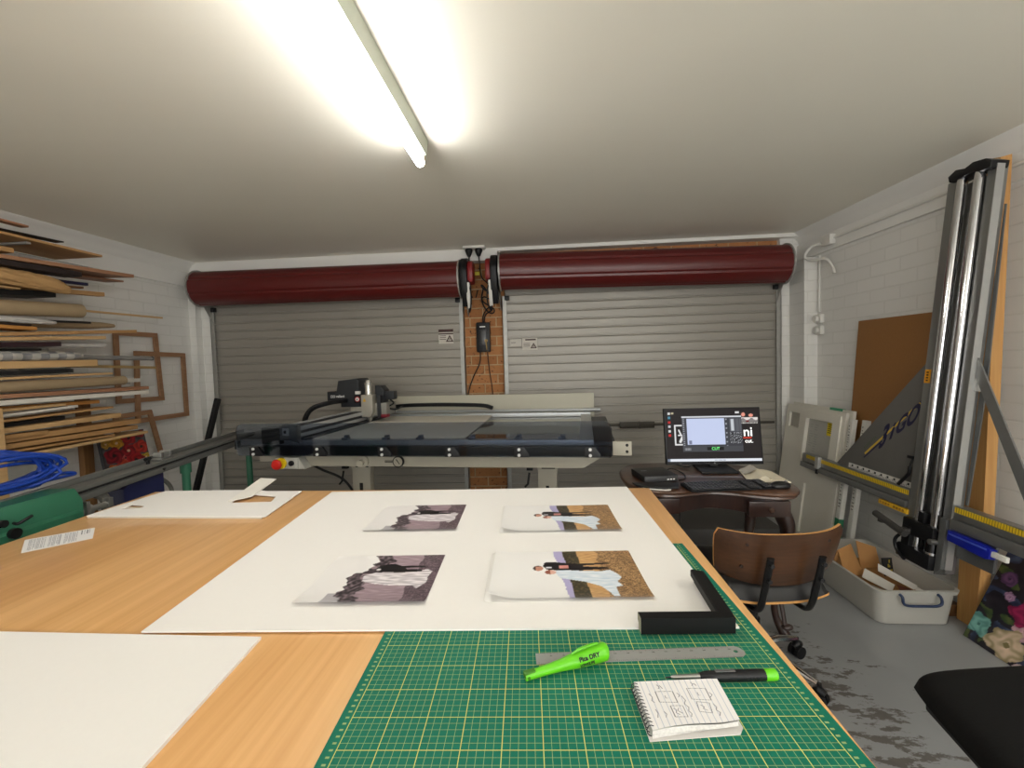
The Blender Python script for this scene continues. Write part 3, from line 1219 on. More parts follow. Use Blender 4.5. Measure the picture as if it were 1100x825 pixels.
# ---- steel rule
RULE = mat('rule_steel', (158, 158, 155), 0.42, 0.35, var=0.06, scale=90)
t = thing('steel_ruler', 'steel ruler lying across the green cutting mat', 'ruler', tl(.41, .115, .003))
MR = MT @ Matrix.Translation((.245, .1, .0032)) @ Matrix.Rotation(math.radians(2.6), 4, 'Z')
b = MB(MR)
W_, L_ = .0255, .325
outl = [(0, 0), (L_ - .008, 0), (L_ - .001, .006), (L_, .013), (L_ - .003, .021), (L_ - .01, W_), (0, W_)]
hole = [(L_ - .013 + .0035 * math.cos(a * PI / 5), W_ / 2 + .0035 * math.sin(a * PI / 5)) for a in range(10)]
ring_cut(b, outl, [hole], 0, .001)
b.build('blade', RULE, t, smooth=0)
b = MB(MR)
for k in range(301):
    h = .0045 if k % 10 == 0 else .0035 if k % 5 == 0 else .0022
    if k % 2 == 0:
        b.box(.004 + k * .001, .00425 + k * .001, W_ - h, W_, .001, .00108)
    if k % 3 == 0:
        b.box(.004 + k * .001, .00425 + k * .001, 0, h, .001, .00108)
b.build('graduations', INK_BLACK, t, smooth=0)
for k in range(1, 31):
    lettering(str(k * 10), MR @ Matrix.Translation((.004 + k * .01 - .002, W_ - .0085, .001)), .0034, INK_BLACK, t, 'lettering', .00004) if k % 2 == 0 else None

# ---- green pencil holder
LIME = mat('lime_plastic', (96, 190, 22), 0.35, var=0.03)
p0, p1 = V((.228, .066, .0095)), V((.352, .112, .0155))
t = thing('pencil_sheath', 'lime green marker sheath with black print lying over the ruler on the cutting mat', 'marker sheath', tl(.29, .09, .003))
ax = (p1 - p0).normalized()
MP = MT @ frame(p0, ax, V((0, 0, 1)).cross(ax))
b = MB(MP)
L = (p1 - p0).length
b.tube([(x * L, 0, (r - .006) * .15) for x, r in ((.0, .0062), (.1, .0064), (.3, .0072), (.45, .0085), (.62, .0112), (.8, .0128), (.93, .0135), (.985, .0133), (1, .0115))], [r for x, r in ((.0, .0062), (.1, .0064), (.3, .0072), (.45, .0085), (.62, .0112), (.8, .0128), (.93, .0135), (.985, .0133), (1, .0115))], 24)
b.build('body', LIME, t)
b = MB(MP)
b.tube([(.56 * L, 0, .0125), (.66 * L, 0, .0165), (.82 * L, 0, .0178), (.9 * L, 0, .0172)], [.0012, .0026, .0026, .0022], 10, flat=.6)
b.build('clip', LIME, t)
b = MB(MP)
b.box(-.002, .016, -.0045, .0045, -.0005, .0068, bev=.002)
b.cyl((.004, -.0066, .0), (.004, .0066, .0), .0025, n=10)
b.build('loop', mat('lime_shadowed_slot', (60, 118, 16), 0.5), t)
MD = MP @ Matrix.Translation((.62 * L, -.0128, .0052)) @ Matrix.Rotation(math.radians(62), 4, 'X')
lettering('Pica DRY', MD, .0088, INK_BLACK, t, 'lettering', .0004, bold=.0002)
MD = MP @ Matrix.Translation((.62 * L, -.0148, -.0012)) @ Matrix.Rotation(math.radians(80), 4, 'X')
lettering('LONGLIFE', MD, .0052, INK_BLACK, t, 'lettering', .0004, bold=.0001)

# ---- black marker pencil
p0, p1 = V((.430, .064, .0085)), V((.586, .0655, .0105))
t = thing('marker_pencil', 'black mechanical marking pencil with lime end, beside the notepad', 'pencil', tl(.5, .066, .003))
ax = (p1 - p0).normalized()
MP = MT @ frame(p0, ax, V((0, 0, 1)).cross(ax))
L = (p1 - p0).length
b = MB(MP)
b.tube([(x * L, 0, 0) for x in (.30, .33, .36, .42, .60, .615, .63, .85, .895)], [.0048, .0062, .007, .0074, .0077, .0072, .0077, .0076, .0074], 20)
for k in range(5):
    b.box((.70 + k * .035) * L, (.715 + k * .035) * L, -.0082, .0082, -.002, .002, bev=.001)
b.build('barrel', BLACK_PL, t)
b = MB(MP)
b.tube([(x * L, 0, 0) for x in (.04, .06, .2, .31)], [.0018, .003, .0034, .0038], 14)
b.build('metal_tip', STEEL, t)
b = MB(MP)
b.tube([(x * L, 0, 0) for x in (-.01, .05)], [.0008, .0014], 8)
b.build('lead', mat('graphite', (50, 50, 54), 0.4), t)
b = MB(MP)
b.tube([(x * L, 0, 0) for x in (.885, .9, .975, .99, 1.0)], [.0074, .0079, .0079, .0072, .005], 18)
b.build('end_cap', LIME, t)
b = MB(MP)
b.box(.44 * L, .62 * L, -.0028, .0028, .0072, .0084, bev=.0008)
b.build('clip', mat('grey_clip', (120, 120, 122), 0.3, 0.6), t)

# ---- spiral notepad
t = thing('spiral_notepad', 'small lined spiral notepad with handwritten sketches on the cutting mat', 'notepad', tl(.44, .0, .003))
N = [V((.380, -.036, 0)), V((.377, .046, 0)), V((.496, .052, 0)), V((.494, -.019, 0))]   # near spiral, far spiral, far right, near right
def npos(u, v, z):
    p = N[0] * (1 - u) * (1 - v) + N[1] * (1 - u) * v + N[2] * u * v + N[3] * u * (1 - v)
    return V((p.x, p.y, z))
SK = [  # strokes of the two pencilled boxes and notes, in page coordinates (u along, v up)
    [(.20, .74), (.40, .72), (.40, .46), (.20, .50), (.20, .74)], [(.58, .78), (.80, .76), (.80, .48), (.58, .52), (.58, .78)],
    [(.30, .40), (.44, .38), (.44, .14), (.30, .16), (.30, .40)], [(.62, .46), (.76, .42), (.74, .20), (.60, .24), (.62, .46)],
    [(.29, .63), (.29, .57), (.32, .57)], [(.68, .67), (.68, .60), (.70, .60)],
    [(.25, .90), (.27, .84), (.25, .80)], [(.28, .88), (.30, .80)], [(.66, .92), (.68, .88), (.66, .84)], [(.69, .9), (.71, .84)],
    [(.12, .70), (.14, .62), (.12, .55), (.14, .50)], [(.12, .36), (.13, .28), (.11, .2)],
    [(.32, .34), (.35, .30), (.33, .24), (.36, .2)], [(.38, .34), (.36, .28), (.40, .22)], [(.65, .38), (.68, .34), (.66, .3), (.7, .26)],
    [(.82, .66), (.84, .6), (.81, .55)], [(.48, .6), (.50, .5), (.47, .42), (.5, .34), (.48, .26), (.5, .2), (.48, .14)], [(.44, .68), (.46, .62), (.44, .58)],
    [(.80, .40), (.82, .32), (.80, .26), (.83, .20), (.81, .14)], [(.2, .30), (.22, .24), (.20, .18)]]


def seg_d(px_, py_, a, c):
    dx, dy = c[0] - a[0], c[1] - a[1]
    t_ = max(0, min(1, ((px_ - a[0]) * dx + (py_ - a[1]) * dy) / (dx * dx + dy * dy + 1e-9)))
    return math.hypot(px_ - a[0] - t_ * dx, py_ - a[1] - t_ * dy)


def page(u, v):
    c = (232, 229, 228)
    if u > .05:
        ph = (u * 15) % 1
        if ph < .12:
            c = (186, 190, 204)
    d = 1
    for st in SK:
        for a, k in zip(st, st[1:]):
            if min(a[0], k[0]) - .02 < u < max(a[0], k[0]) + .02 and min(a[1], k[1]) - .02 < v < max(a[1], k[1]) + .02:
                d = min(d, seg_d(u, v, a, k))
    if d < .0045:
        c = (112, 110, 116)
    return c


def ripple(u, v):
    return .0155 + .0022 * math.sin(u * 5) * (1 - v) + .003 * max(0, u - .8) * (1 - v) * 3 - .004 * max(0, u - .88)


picture('top_page', PRINT_MATT, 240, 168, page, lambda u, v: MT @ npos(.02 + u * .98, v, ripple(u, v)), t, thick=.0002)
b = MB(MT)
b.grid(16, 8, lambda u, v: npos(.02 + u * .97, v, ripple(u, v) - .0008))
b.grid(16, 8, lambda u, v: npos(.02 + u * .96, v, .0042 + .002 * u * (1 - v)))
for vv in (0, 1):
    b.grid(16, 5, lambda u, k, vv=vv: npos(.02 + u * (.96 + .01 * k), vv, .0042 * (1 - k) + (ripple(u, vv) - .0008) * k + .002 * u * (1 - vv) * (1 - k)) + V((0, .0015 * math.sin(k * 9 + u * 3) * (1 - vv), 0)))
for uu in (0, 1):
    b.grid(8, 4, lambda v, k, uu=uu: npos(.02 + uu * (.96 + .01 * k), v, .0042 * (1 - k) + (ripple(uu, v) - .0008) * k + .002 * uu * (1 - v) * (1 - k)))
b.build('page_block', mat('page_edges', (206, 202, 198), 0.85, var=0.25, scale=300), t, smooth=0)
b = MB(MT)
b.prism([(npos(0, 0, 0).x - .002, npos(0, 0, 0).y - .003), (N[3].x - .004, N[3].y - .010), (N[3].x + .004, N[3].y), (N[2].x + .002, N[2].y), (N[1].x - .001, N[1].y + .001)], .0032, .0041, 'Z')
b.build('cover', mat('cover_card', (214, 210, 206), 0.7), t, smooth=0)
WIRE = mat('spiral_wire', (60, 60, 64), 0.3, 0.8)
for k in range(13):
    v = .06 + k * .073
    b = MB(MT)
    pts = []
    for j in range(12):
        a = 2 * PI * j / 12
        pts.append(npos(.022, v, .0105) + V((.0055 * math.cos(a), .0008 * math.sin(a), .0062 * math.sin(a))))
    b.tube(pts, .0006, 5, closed=True)
    b.build('wire_loop', WIRE, t)
# ------------------------------------------------------------------ flatbed mat cutting machine
th = .085
MM = frame((-1.96, 2.66, 0), (math.cos(th), -math.sin(th), 0), (math.sin(th), math.cos(th), 0))
BZ = .95
BEIGE = mat('cream_enamel', (176, 170, 154), 0.5, var=0.03)
CHAR = mat('charcoal_enamel', (40, 42, 46), 0.42, var=0.06)
BLACKBAR = mat('black_bar_enamel', (12, 12, 15), 0.45, var=0.08)
LGREY = mat('light_grey_anodised', (186, 188, 188), 0.35, 0.45, var=0.03)
BED = NT('dark_glass_bed')
BED.b.inputs['Base Color'].default_value = rgb(52, 52, 52)
BED.b.inputs['Roughness'].default_value = 0.06
BED.b.inputs['Specular IOR Level'].default_value = 0.9
BED.b.inputs['Coat Weight'].default_value = 0.8
BED.b.inputs['Coat Roughness'].default_value = 0.03
t = thing('mat_cutting_machine', 'large computerised flatbed mat cutter with smoked front shield and black cutting head', 'cutting machine', MM @ V((1.13, .6, 0)))
RB = 1.29
b = MB(MM)
b.box(.04, 2.16, .045, RB - .05, BZ - .03, BZ - .004)
b.build('glass_bed', BED.m, t, smooth=0)
b = MB(MM)
b.box(.03, 2.22, -.005, .045, BZ - .05, BZ, bev=.004)
b.box(2.14, 2.22, .045, RB, BZ - .03, BZ, bev=.003)
b.box(.03, 2.22, RB - .05, RB, BZ - .04, BZ + .012, bev=.004)
b.build('bed_rim', LGREY, t)
b = MB(MM)
b.cyl((.3, RB - .01, BZ + .03), (2.22, RB - .01, BZ + .03), .012, n=12)
b.cyl((2.16, RB - .01, BZ + .03), (2.30, RB - .01, BZ + .03), .016, n=12)
b.build('rear_rail', LGREY, t)
b = MB(MM)
b.box(.36, 2.25, RB + .004, RB + .022, BZ - .1, 1.118, bev=.003)
b.build('rear_panel', mat('rear_panel_cream', (196, 192, 174), 0.5, var=0.02), t)
# body under the bed
b = MB(MM)
b.prism([(.06, .885), (2.28, .885), (2.26, .845), (2.16, .785), (.33, .785), (.17, .845)], .02, .07, 'Y', bev=.004)
b.box(.1, 2.2, .07, RB - .1, .80, BZ - .03)
b.build('skirt', BEIGE, t)
b = MB(MM)
b.box(-.02, .44, .0, 1.2, BZ - .06, BZ - .002, bev=.006)
b.build('side_tray', CHAR, t)
b = MB(MM)
b.box(2.222, 2.335, -.02, 1.1, BZ - .06, BZ - .006, bev=.005)
b.build('side_tray', CHAR, t)
# front bar and shield
b = MB(MM)
b.box(.06, 2.31, -.06, -.012, .868, .922, bev=.004)
bar = b.build('front_bar', BLACKBAR, t)
b = MB(MM)
b.box(.06, 2.31, -.0605, -.0595, .887, .889)
b.build('groove', BLACK_MATTE, bar, smooth=0)
SMOKE = glassy('smoked_acrylic', (204, 209, 217), 0.03)
b = MB(MM)
zt_, zb_, xa, xb, yy = 1.063, .866, .06, 2.315, -.07
pts = [(xa, zb_ + .02), (xa + .006, zb_ + .006), (xa + .02, zb_), (xb - .01, zb_), (xb, zb_ + .01), (xb, zt_ - .04), (xb - .012, zt_ - .012), (xb - .04, zt_), (xa + .04, zt_), (xa + .012, zt_ - .012), (xa, zt_ - .04)]
b.prism(pts, yy - .002, yy + .002, 'Y')
sh = b.build('front_shield', SMOKE, t, smooth=0)
for x in (.183, .606, 1.014, 1.418, 1.814, 2.199):
    b = MB(MM)
    b.prism([(x - .028, .867), (x + .055, .867), (x + .055, .885), (x + .025, .922), (x - .028, .922)], -.083, -.073, 'Y', bev=.002)
    k = b.build('shield_bracket', BLACKBAR, t)
    b = MB(MM)
    for z in (.879, .911):
        b.cyl((x, -.09, z), (x, -.082, z), .0085, n=10)
    b.build('bolt', mat('bright_bolt', (232, 232, 230), 0.35, 0.3), k)
b = MB(MM)
b.box(2.32, 2.42, -.03, -.018, .868, .945, bev=.003)
pl_ = b.build('end_plate', BEIGE, t)
b = MB(MM)
for z in (.89, .925):
    b.cyl((2.395, -.034, z), (2.395, -.028, z), .008, n=10)
b.build('hole', BLACK_MATTE, pl_)
CL = mat('clip_grey', (116, 122, 130), 0.4, 0.3)
for x in (.734, .995, 1.208, 1.524, 1.797, 2.044):
    b = MB(MM)
    b.box(x - .02, x + .02, .0, .035, BZ, BZ + .014, bev=.003)
    b.box(x - .006, x + .02, .006, .03, BZ + .014, BZ + .028, bev=.003)
    b.build('sheet_clip', CL, t)
# emergency stop
b = MB(MM)
b.box(.30, .452, -.05, .02, .783, .852, bev=.003)
b.prism([(.452, .783), (.5, .783), (.452, .852)], -.045, .015, 'Y')
e = b.build('stop_box', mat('stop_box_grey', (182, 180, 172), 0.5), t)
b = MB(MM)
b.cyl((.345, -.062, .818), (.345, -.05, .818), .034, n=24)
b.build('ring', mat('safety_yellow', (222, 190, 20), 0.45), e)
b = MB(MM)
b.lathe([(.014, 0), (.016, .012), (.03, .018), (.032, .028), (.026, .038), (.012, .042)], 20, Matrix.Translation((.335, -.06, .815)) @ Matrix.Rotation(PI / 2, 4, 'X'))
b.build('mushroom_button', mat('safety_red', (206, 36, 28), 0.35), e)
b = MB(MM)
b.cyl((.412, -.062, .818), (.412, -.05, .818), .016, n=18)
b.build('black_button', BLACK_PL, e)
# gauge and regulator on the skirt
b = MB(MM)
b.cyl((.845, .0, .818), (.845, .02, .818), .036, n=24)
b.cyl((.84, -.03, .812), (.84, .0, .814), .02, n=18)
b.build('regulator_knob', BEIGE, t)
b = MB(MM)
b.cyl((1.07, .004, .818), (1.07, .02, .818), .034, n=26)
gg = b.build('pressure_gauge', BLACK_PL, t)
b = MB(MM)
b.cyl((1.07, .002, .818), (1.07, .005, .818), .028, n=26)
gf = b.build('dial', mat('gauge_face', (170, 164, 148), 0.5), gg)
b = MB(MM)
b.prism([(1.058, .832), (1.062, .835), (1.082, .806), (1.079, .804)], .0, .002, 'Y')
b.build('needle', INK_BLACK, gg, smooth=0)
b = MB(MM)
for z in (.812, .82):
    b.box(.98, 1.03, .0185, .0205, z - .002, z + .002)
b.build('printing', INK_BLACK, t, smooth=0)
# legs: wide upright columns with gussets, feet and castors out of sight behind the bench
for x, w_ in ((.66, .13), (1.93, .12)):
    b = MB(MM)
    b.prism([(x - w_ / 2 - .035, .785), (x + w_ / 2 + .02, .785), (x + w_ / 2, .66), (x + w_ / 2, .04), (x - w_ / 2, .04), (x - w_ / 2, .70)], .32, .38, 'Y', bev=.004)
    b.box(x - .07, x + .07, .1, 1.12, .02, .06, bev=.006)
    lg = b.build('leg', BEIGE, t)
    b = MB(MM)
    b.box(x - .035, x + w_ / 2 - .01, .312, .322, .71, .775)
    b.build('window', BLACK_MATTE, lg, smooth=0)
    b = MB(MM)
    b.box(x - .01, x + .01, .312, .322, .45, .60)
    b.build('slot', BLACK_MATTE, lg, smooth=0)
    b = MB(MM)
    b.box(x - .13, x - .09, .30, .33, .70, .775, bev=.002)
    b.tube([(x - .11, .29, .69), (x - .12, .28, .62), (x - .14, .28, .60)], .007, 6)
    b.build('lever', BLACK_PL, lg)
    for yy_ in (.14, 1.08):
        b = MB(MM)
        b.lathe([(.035, 0), (.035, .012), (.012, .016), (.012, .03)], 14, Matrix.Translation((x, yy_, 0)))
        b.build('foot', BLACK_PL, lg)
b = MB(MM)
b.box(.6, 1.99, .325, .375, .12, .2, bev=.004)
b.build('cross_beam', BEIGE, t)
b = MB(MM)
b.tube(smooth_path([(.3, .2, .80), (.42, .22, .72), (.56, .26, .64), (.62, .30, .5), (.6, .3, .3)]), .008, 6)
b.build('cable', BLACK_MATTE, t)
# gantry beam with its two rails
b = MB(MM)
b.box(.345, .435, .0, RB - .05, .965, 1.04, bev=.003)
bm_ = b.build('gantry_beam', CHAR, t)
b = MB(MM)
b.box(.352, .382, .0, RB - .06, 1.04, 1.047, bev=.002)
b.box(.436, .446, .0, RB - .06, 1.01, 1.035, bev=.002)
b.box(.436, .446, .0, RB - .06, .968, .99, bev=.002)
b.build('guide_rail', LGREY, bm_)
b = MB(MM)
b.box(.335, .45, -.045, .0, .955, 1.048, bev=.006)
b.prism([(.40, .955), (.47, .935), (.45, .955)], -.04, .0, 'Y')
ec = b.build('end_block', mat('end_block_grey', (120, 120, 118), 0.4, 0.3), bm_)
b = MB(MM)
b.box(.358, .40, -.049, -.044, .985, 1.03, bev=.002)
b.build('label', mat('label_silver', (196, 196, 192), 0.5), ec)
b = MB(MM)
b.cyl((.375, -.0495, 1.008), (.375, -.048, 1.008), .010, n=12)
b.build('mark', INK_BLACK, ec)
b = MB(MM)
b.box(.20, .335, -.03, .05, .93, 1.03, bev=.004)
b.box(.26, .34, .02, .30, .952, .985, bev=.004)
b.build('drive_housing', BLACKBAR, t)
b = MB(MM)
b.box(.445, .475, .0, RB - .1, BZ - .002, BZ + .012, bev=.003)
b.build('blade_strip', mat('dark_strip', (62, 64, 68), 0.4), t)
# cutting head
hy = .86
b = MB(MM)
b.box(.335, .62, hy - .02, hy + .16, 1.0, 1.10, bev=.006)
hd = b.build('cutting_head', mat('head_grey', (150, 148, 140), 0.4, 0.4), t)
b = MB(MM)
b.prism([(.135, 1.11), (.135, 1.20), (.215, 1.20), (.235, 1.285), (.39, 1.30), (.41, 1.28), (.41, 1.075), (.25, 1.075), (.25, 1.11)], hy - .055, hy + .14, 'Y', bev=.008)
cv = b.build('head_cover', CHAR, hd)
MD = MM @ Matrix.Translation((.168, hy - .0555, 1.152)) @ Matrix.Rotation(PI / 2, 4, 'X')
lettering('valiani', MD @ Matrix.Translation((.044, 0, 0)), .030, INK_WHITE, cv, 'lettering', .0005, bold=.0004)
b = MB(MM)
for x in (.168, .188):
    for s in ((0, .016, 0, .003), (0, .016, .017, .02), (0, .003, 0, .02), (.013, .016, 0, .02)):
        b.box(x + s[0], x + s[1], hy - .0565, hy - .0555, 1.15 + s[2], 1.15 + s[3])
b.build('logo', INK_WHITE, cv, smooth=0)
b = MB(MM)
b.lathe([(.032, 1.12), (.032, 1.245), (.036, 1.247), (.037, 1.262), (.028, 1.266), (.022, 1.285), (.017, 1.287)], 26, Matrix.Translation((.475, hy - .02, 0)))
b.build('spindle', mat('spindle_silver', (206, 204, 196), 0.25, 0.8), hd)
SILV = mat('head_silver', (186, 182, 170), 0.38, 0.5)
b = MB(MM)
b.prism([(.435, .995), (.505, .995), (.53, 1.03), (.53, 1.17), (.435, 1.17)], hy - .075, hy - .0, 'Y', bev=.004)
b.box(.335, .44, hy - .06, hy - .01, .965, 1.075, bev=.004)
b.build('tool_block', SILV, hd)
b = MB(MM)
b.lathe([(.006, .956), (.022, .975), (.03, .995)], 16, Matrix.Translation((.488, hy - .045, 0)))
b.build('blade_tip', STEEL, hd)
b = MB(MM)
b.box(.375, .432, hy - .072, hy - .05, 1.105, 1.17, bev=.003)
wp = b.build('warning_plate', BLACK_PL, hd)
b = MB(MM)
b.cyl((.404, hy - .0745, 1.137), (.404, hy - .0715, 1.137), .021, n=20)
b.build('red_ring', RED, wp)
b = MB(MM)
b.cyl((.404, hy - .076, 1.137), (.404, hy - .073, 1.137), .015, n=20)
b.build('white_disc', INK_WHITE, wp)
b = MB(MM)
b.prism([(.397, 1.131), (.411, 1.131), (.404, 1.144)], hy - .0775, hy - .075, 'Y')
b.build('symbol', INK_BLACK, wp, smooth=0)
b = MB(MM)
b.box(.385, .425, hy - .07, hy - .05, 1.176, 1.2, bev=.003)
b.build('sensor', WHITE_PL, hd)
b = MB(MM)
b.prism([(.452, 1.117), (.478, 1.117), (.465, 1.143)], hy - .078, hy - .0745, 'Y')
b.build('hazard_triangle', YELLOW, hd, smooth=0)
b = MB(MM)
b.prism([(.51, 1.14), (.575, 1.09), (.585, 1.2), (.555, 1.235), (.51, 1.24)], hy + .02, hy + .12, 'Y', bev=.006)
b.box(.56, .655, hy + .05, hy + .12, 1.12, 1.19, bev=.01)
b.box(.545, .575, hy - .03, hy + .05, .985, 1.16, bev=.004)
b.build('second_tool', CHAR, hd)
b = MB(MM)
b.tube(smooth_path([(.62, hy + .06, 1.12), (.65, hy + .05, 1.09), (.60, hy + .04, 1.06), (.66, hy + .06, 1.04), (.70, hy + .1, 1.06)]), .007, 6)
b.build('air_hose', BLACK_MATTE, hd)
b = MB(MM)
b.box(.575, .625, hy - .03, hy + .03, .985, 1.01, bev=.004)
b.build('red_clamp', mat('red_clamp', (130, 26, 40), 0.4), hd)


def chain(name, pts, w_, h_, up, parent):
    """Jointed cable carrier: a row of links along a path."""
    b = MB(MM)
    P = smooth_path(pts, 8)
    L = [0]
    for a, c in zip(P, P[1:]):
        L.append(L[-1] + (c - a).length)
    n = int(L[-1] / .022)
    for i in range(n):
        d = (i + .5) / n * L[-1]
        k = max(j for j in range(len(L)) if L[j] <= d)
        k = min(k, len(P) - 2)
        tt = (P[k + 1] - P[k]).normalized()
        p = P[k].lerp(P[k + 1], (d - L[k]) / max(1e-6, L[k + 1] - L[k]))
        sd = V(up)
        M = frame(p, tt, sd)
        b.box(-.0135, .0135, -w_ / 2, w_ / 2, -h_ / 2, h_ / 2, bev=.003, M=M, seg=1)
    return b.build(name, BLACK_PL, parent)


chain('cable_chain', [(.50, RB - .075, 1.035), (.7, RB - .075, 1.045), (1.0, RB - .075, 1.045), (1.3, RB - .075, 1.035), (1.40, RB - .075, 1.012)], .03, .03, (0, 1, 0), t)
chain('cable_chain', [(.20, .42, .96), (.195, .42, 1.03), (.23, .46, 1.10), (.30, .56, 1.13), (.30, .80, 1.125)], .028, .03, (1, 0, 0), t)
# the sheet being cut
b = MB(MM)
b.prism([(.49, .055), (1.475, .05), (1.40, 1.19), (.485, 1.2)], BZ - .003, BZ + .001, 'Z')
o = b.build('mat_board', mat('pale_mat_board', (226, 222, 210), 0.8, var=.02), smooth=0)
tag(o, 'pale mat board sheet lying on the dark glass bed of the flatbed cutter', 'mat board')
# ------------------------------------------------------------------ writing desk with the computer
DZ = .76
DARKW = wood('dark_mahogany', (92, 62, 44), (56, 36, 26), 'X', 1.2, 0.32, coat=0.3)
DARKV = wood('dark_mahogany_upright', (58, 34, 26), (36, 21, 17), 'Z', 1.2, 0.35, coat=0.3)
dpts = [(.385, 2.42), (.397, 2.29), (.44, 2.19), (.52, 2.13), (.61, 2.125), (.70, 2.15), (.78, 2.165), (.86, 2.145), (.94, 2.105), (1.03, 2.075), (1.11, 2.085), (1.165, 2.15), (1.188, 2.28), (1.185, 2.47), (1.14, 2.60), (1.02, 2.68), (.85, 2.72), (.65, 2.73), (.49, 2.69), (.41, 2.58)]


def closed_smooth(pts, n=4):
    out = []
    k = len(pts)
    for i in range(k):
        a, b_, c, d = (V((*pts[(i + j) % k], 0)) for j in (-1, 0, 1, 2))
        for s_ in range(n):
            t_ = s_ / n
            p = 0.5 * ((2 * b_) + (c - a) * t_ + (2 * a - 5 * b_ + 4 * c - d) * t_ * t_ + (3 * b_ - a - 3 * c + d) * t_ ** 3)
            out.append((p.x, p.y))
    return out


def shrink(pts, d, cx=.785, cy=2.42):
    o = []
    k = len(pts)
    for i in range(k):
        a, c = V((*pts[i - 1], 0)), V((*pts[(i + 1) % k], 0))
        tn = (c - a).normalized()
        nr = V((-tn.y, tn.x, 0))
        o.append((pts[i][0] + nr.x * d, pts[i][1] + nr.y * d))
    return o


dsm = closed_smooth(dpts)
t = thing('writing_desk', 'dark mahogany kidney shaped writing desk carrying the monitor', 'desk', (.785, 2.42, 0))
b = MB()
layers = [(0.012, DZ), (0.004, DZ - .003), (0, DZ - .010), (0.003, DZ - .018), (.012, DZ - .022), (.010, DZ - .030), (.022, DZ - .036)]
rings = []
for d_, z_ in layers:
    rings.append([b.bm.verts.new((x, y, z_)) for x, y in shrink(dsm, d_)])
for a, c in zip(rings, rings[1:]):
    for i in range(len(a)):
        b.bm.faces.new((a[i], a[(i + 1) % len(a)], c[(i + 1) % len(a)], c[i]))
b.bm.faces.new(rings[0])
b.bm.faces.new(rings[-1][::-1])
b.build('desk_top', DARKW, t, smooth=30)
b = MB()
ap = shrink(dsm, .045)
r0 = [b.bm.verts.new((x, y, DZ - .034)) for x, y in ap]
r1 = [b.bm.verts.new((x, y, DZ - .124 + .016 * max(0, 1 - ((x - .79) / .2) ** 2) * (y < 2.35))) for x, y in ap]
for i in range(len(ap)):
    b.bm.faces.new((r0[i], r0[(i + 1) % len(ap)], r1[(i + 1) % len(ap)], r1[i]))
b.bm.faces.new(r0)
b.bm.faces.new(r1[::-1])
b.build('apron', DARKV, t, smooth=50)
for x, y in ((1.03, 2.118), (.545, 2.168)):
    b = MB()
    b.box(x - .11, x + .075, y - .008, y + .02, DZ - .12, DZ - .048, bev=.003)
    dw = b.build('drawer', DARKV, t)
    b = MB()
    b.lathe([(.006, 0), (.006, .01), (.013, .016), (.014, .024), (.008, .03)], 14, Matrix.Translation((x - .02, y - .008, DZ - .082)) @ Matrix.Rotation(PI / 2, 4, 'X'))
    b.build('knob', mat('dark_knob', (70, 48, 38), 0.25), dw)
for x, y, sx, sy in ((1.112, 2.245, 1, -1), (.485, 2.23, -1, -1), (1.08, 2.52, 1, 1), (.49, 2.60, -1, 1)):
    b = MB()
    pts = [(0, 0, DZ - .05), (.015, .01, .62), (.035, .02, .54), (.02, .012, .42), (-.012, -.006, .24), (-.01, -.004, .1), (.022, .014, .02), (.03, .018, 0)]
    b.tube(smooth_path([(x + sx * p[0], y + sy * p[1], p[2]) for p in pts], 5), [r for r in (.034, .034, .035, .036, .037, .038, .039, .039, .038, .036, .034, .032, .030, .028, .027, .025, .023, .021, .020, .019, .018, .017, .016, .016, .016, .016, .017, .019, .021, .023, .025, .026, .026, .026, .025, .025)], 12)
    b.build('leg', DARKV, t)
b = MB()
b.box(.50, 1.06, 2.36, 2.40, .2, .235, bev=.006)
b.box(.49, .53, 2.25, 2.60, .2, .235, bev=.006)
b.box(1.04, 1.08, 2.2, 2.52, .2, .235, bev=.006)
b.build('stretcher', DARKV, t)

# dark pedestal post and the low dark box under the desk
t = thing('low_cabinet', 'low charcoal box on the floor behind the legs of the writing desk', 'box', (1.2, 3.3, 0))
b = MB()
b.box(.75, 1.60, 3.15, 3.6, .03, .19, bev=.004)
b.build('body', mat('charcoal_box', (58, 56, 54), 0.5), t)
b = MB()
b.box(.745, 1.605, 3.145, 3.605, 0, .03, bev=.002)
b.build('base', DARKV, t)

# ---- monitor
MONX = .915
ymon = 2.555
pb = at(768, 499, y=ymon)
tilt = math.radians(9)
MO = frame((pb.x, ymon, pb.z), (1, .01, -.004), (0, math.sin(tilt), math.cos(tilt)))     # x along, y up the panel, z towards the viewer
Wm, Hm = .530, .318
t = thing('monitor', 'black flat monitor lit with a drawing program, standing on the writing desk', 'monitor', (pb.x, ymon, DZ))
b = MB(MO)
b.box(-Wm / 2, Wm / 2, 0, Hm, -.028, 0, bev=.003)
b.build('casing', BLACK_PL, t)
b = MB(MO)
b.prism([(-.16, .05), (.16, .05), (.13, .22), (-.13, .22)], -.05, -.028, 'Z', bev=.006)
b.build('rear_housing', BLACK_PL, t)


def rect(u, v, x0, x1, y0, y1):
    return x0 <= u <= x1 and y0 <= v <= y1


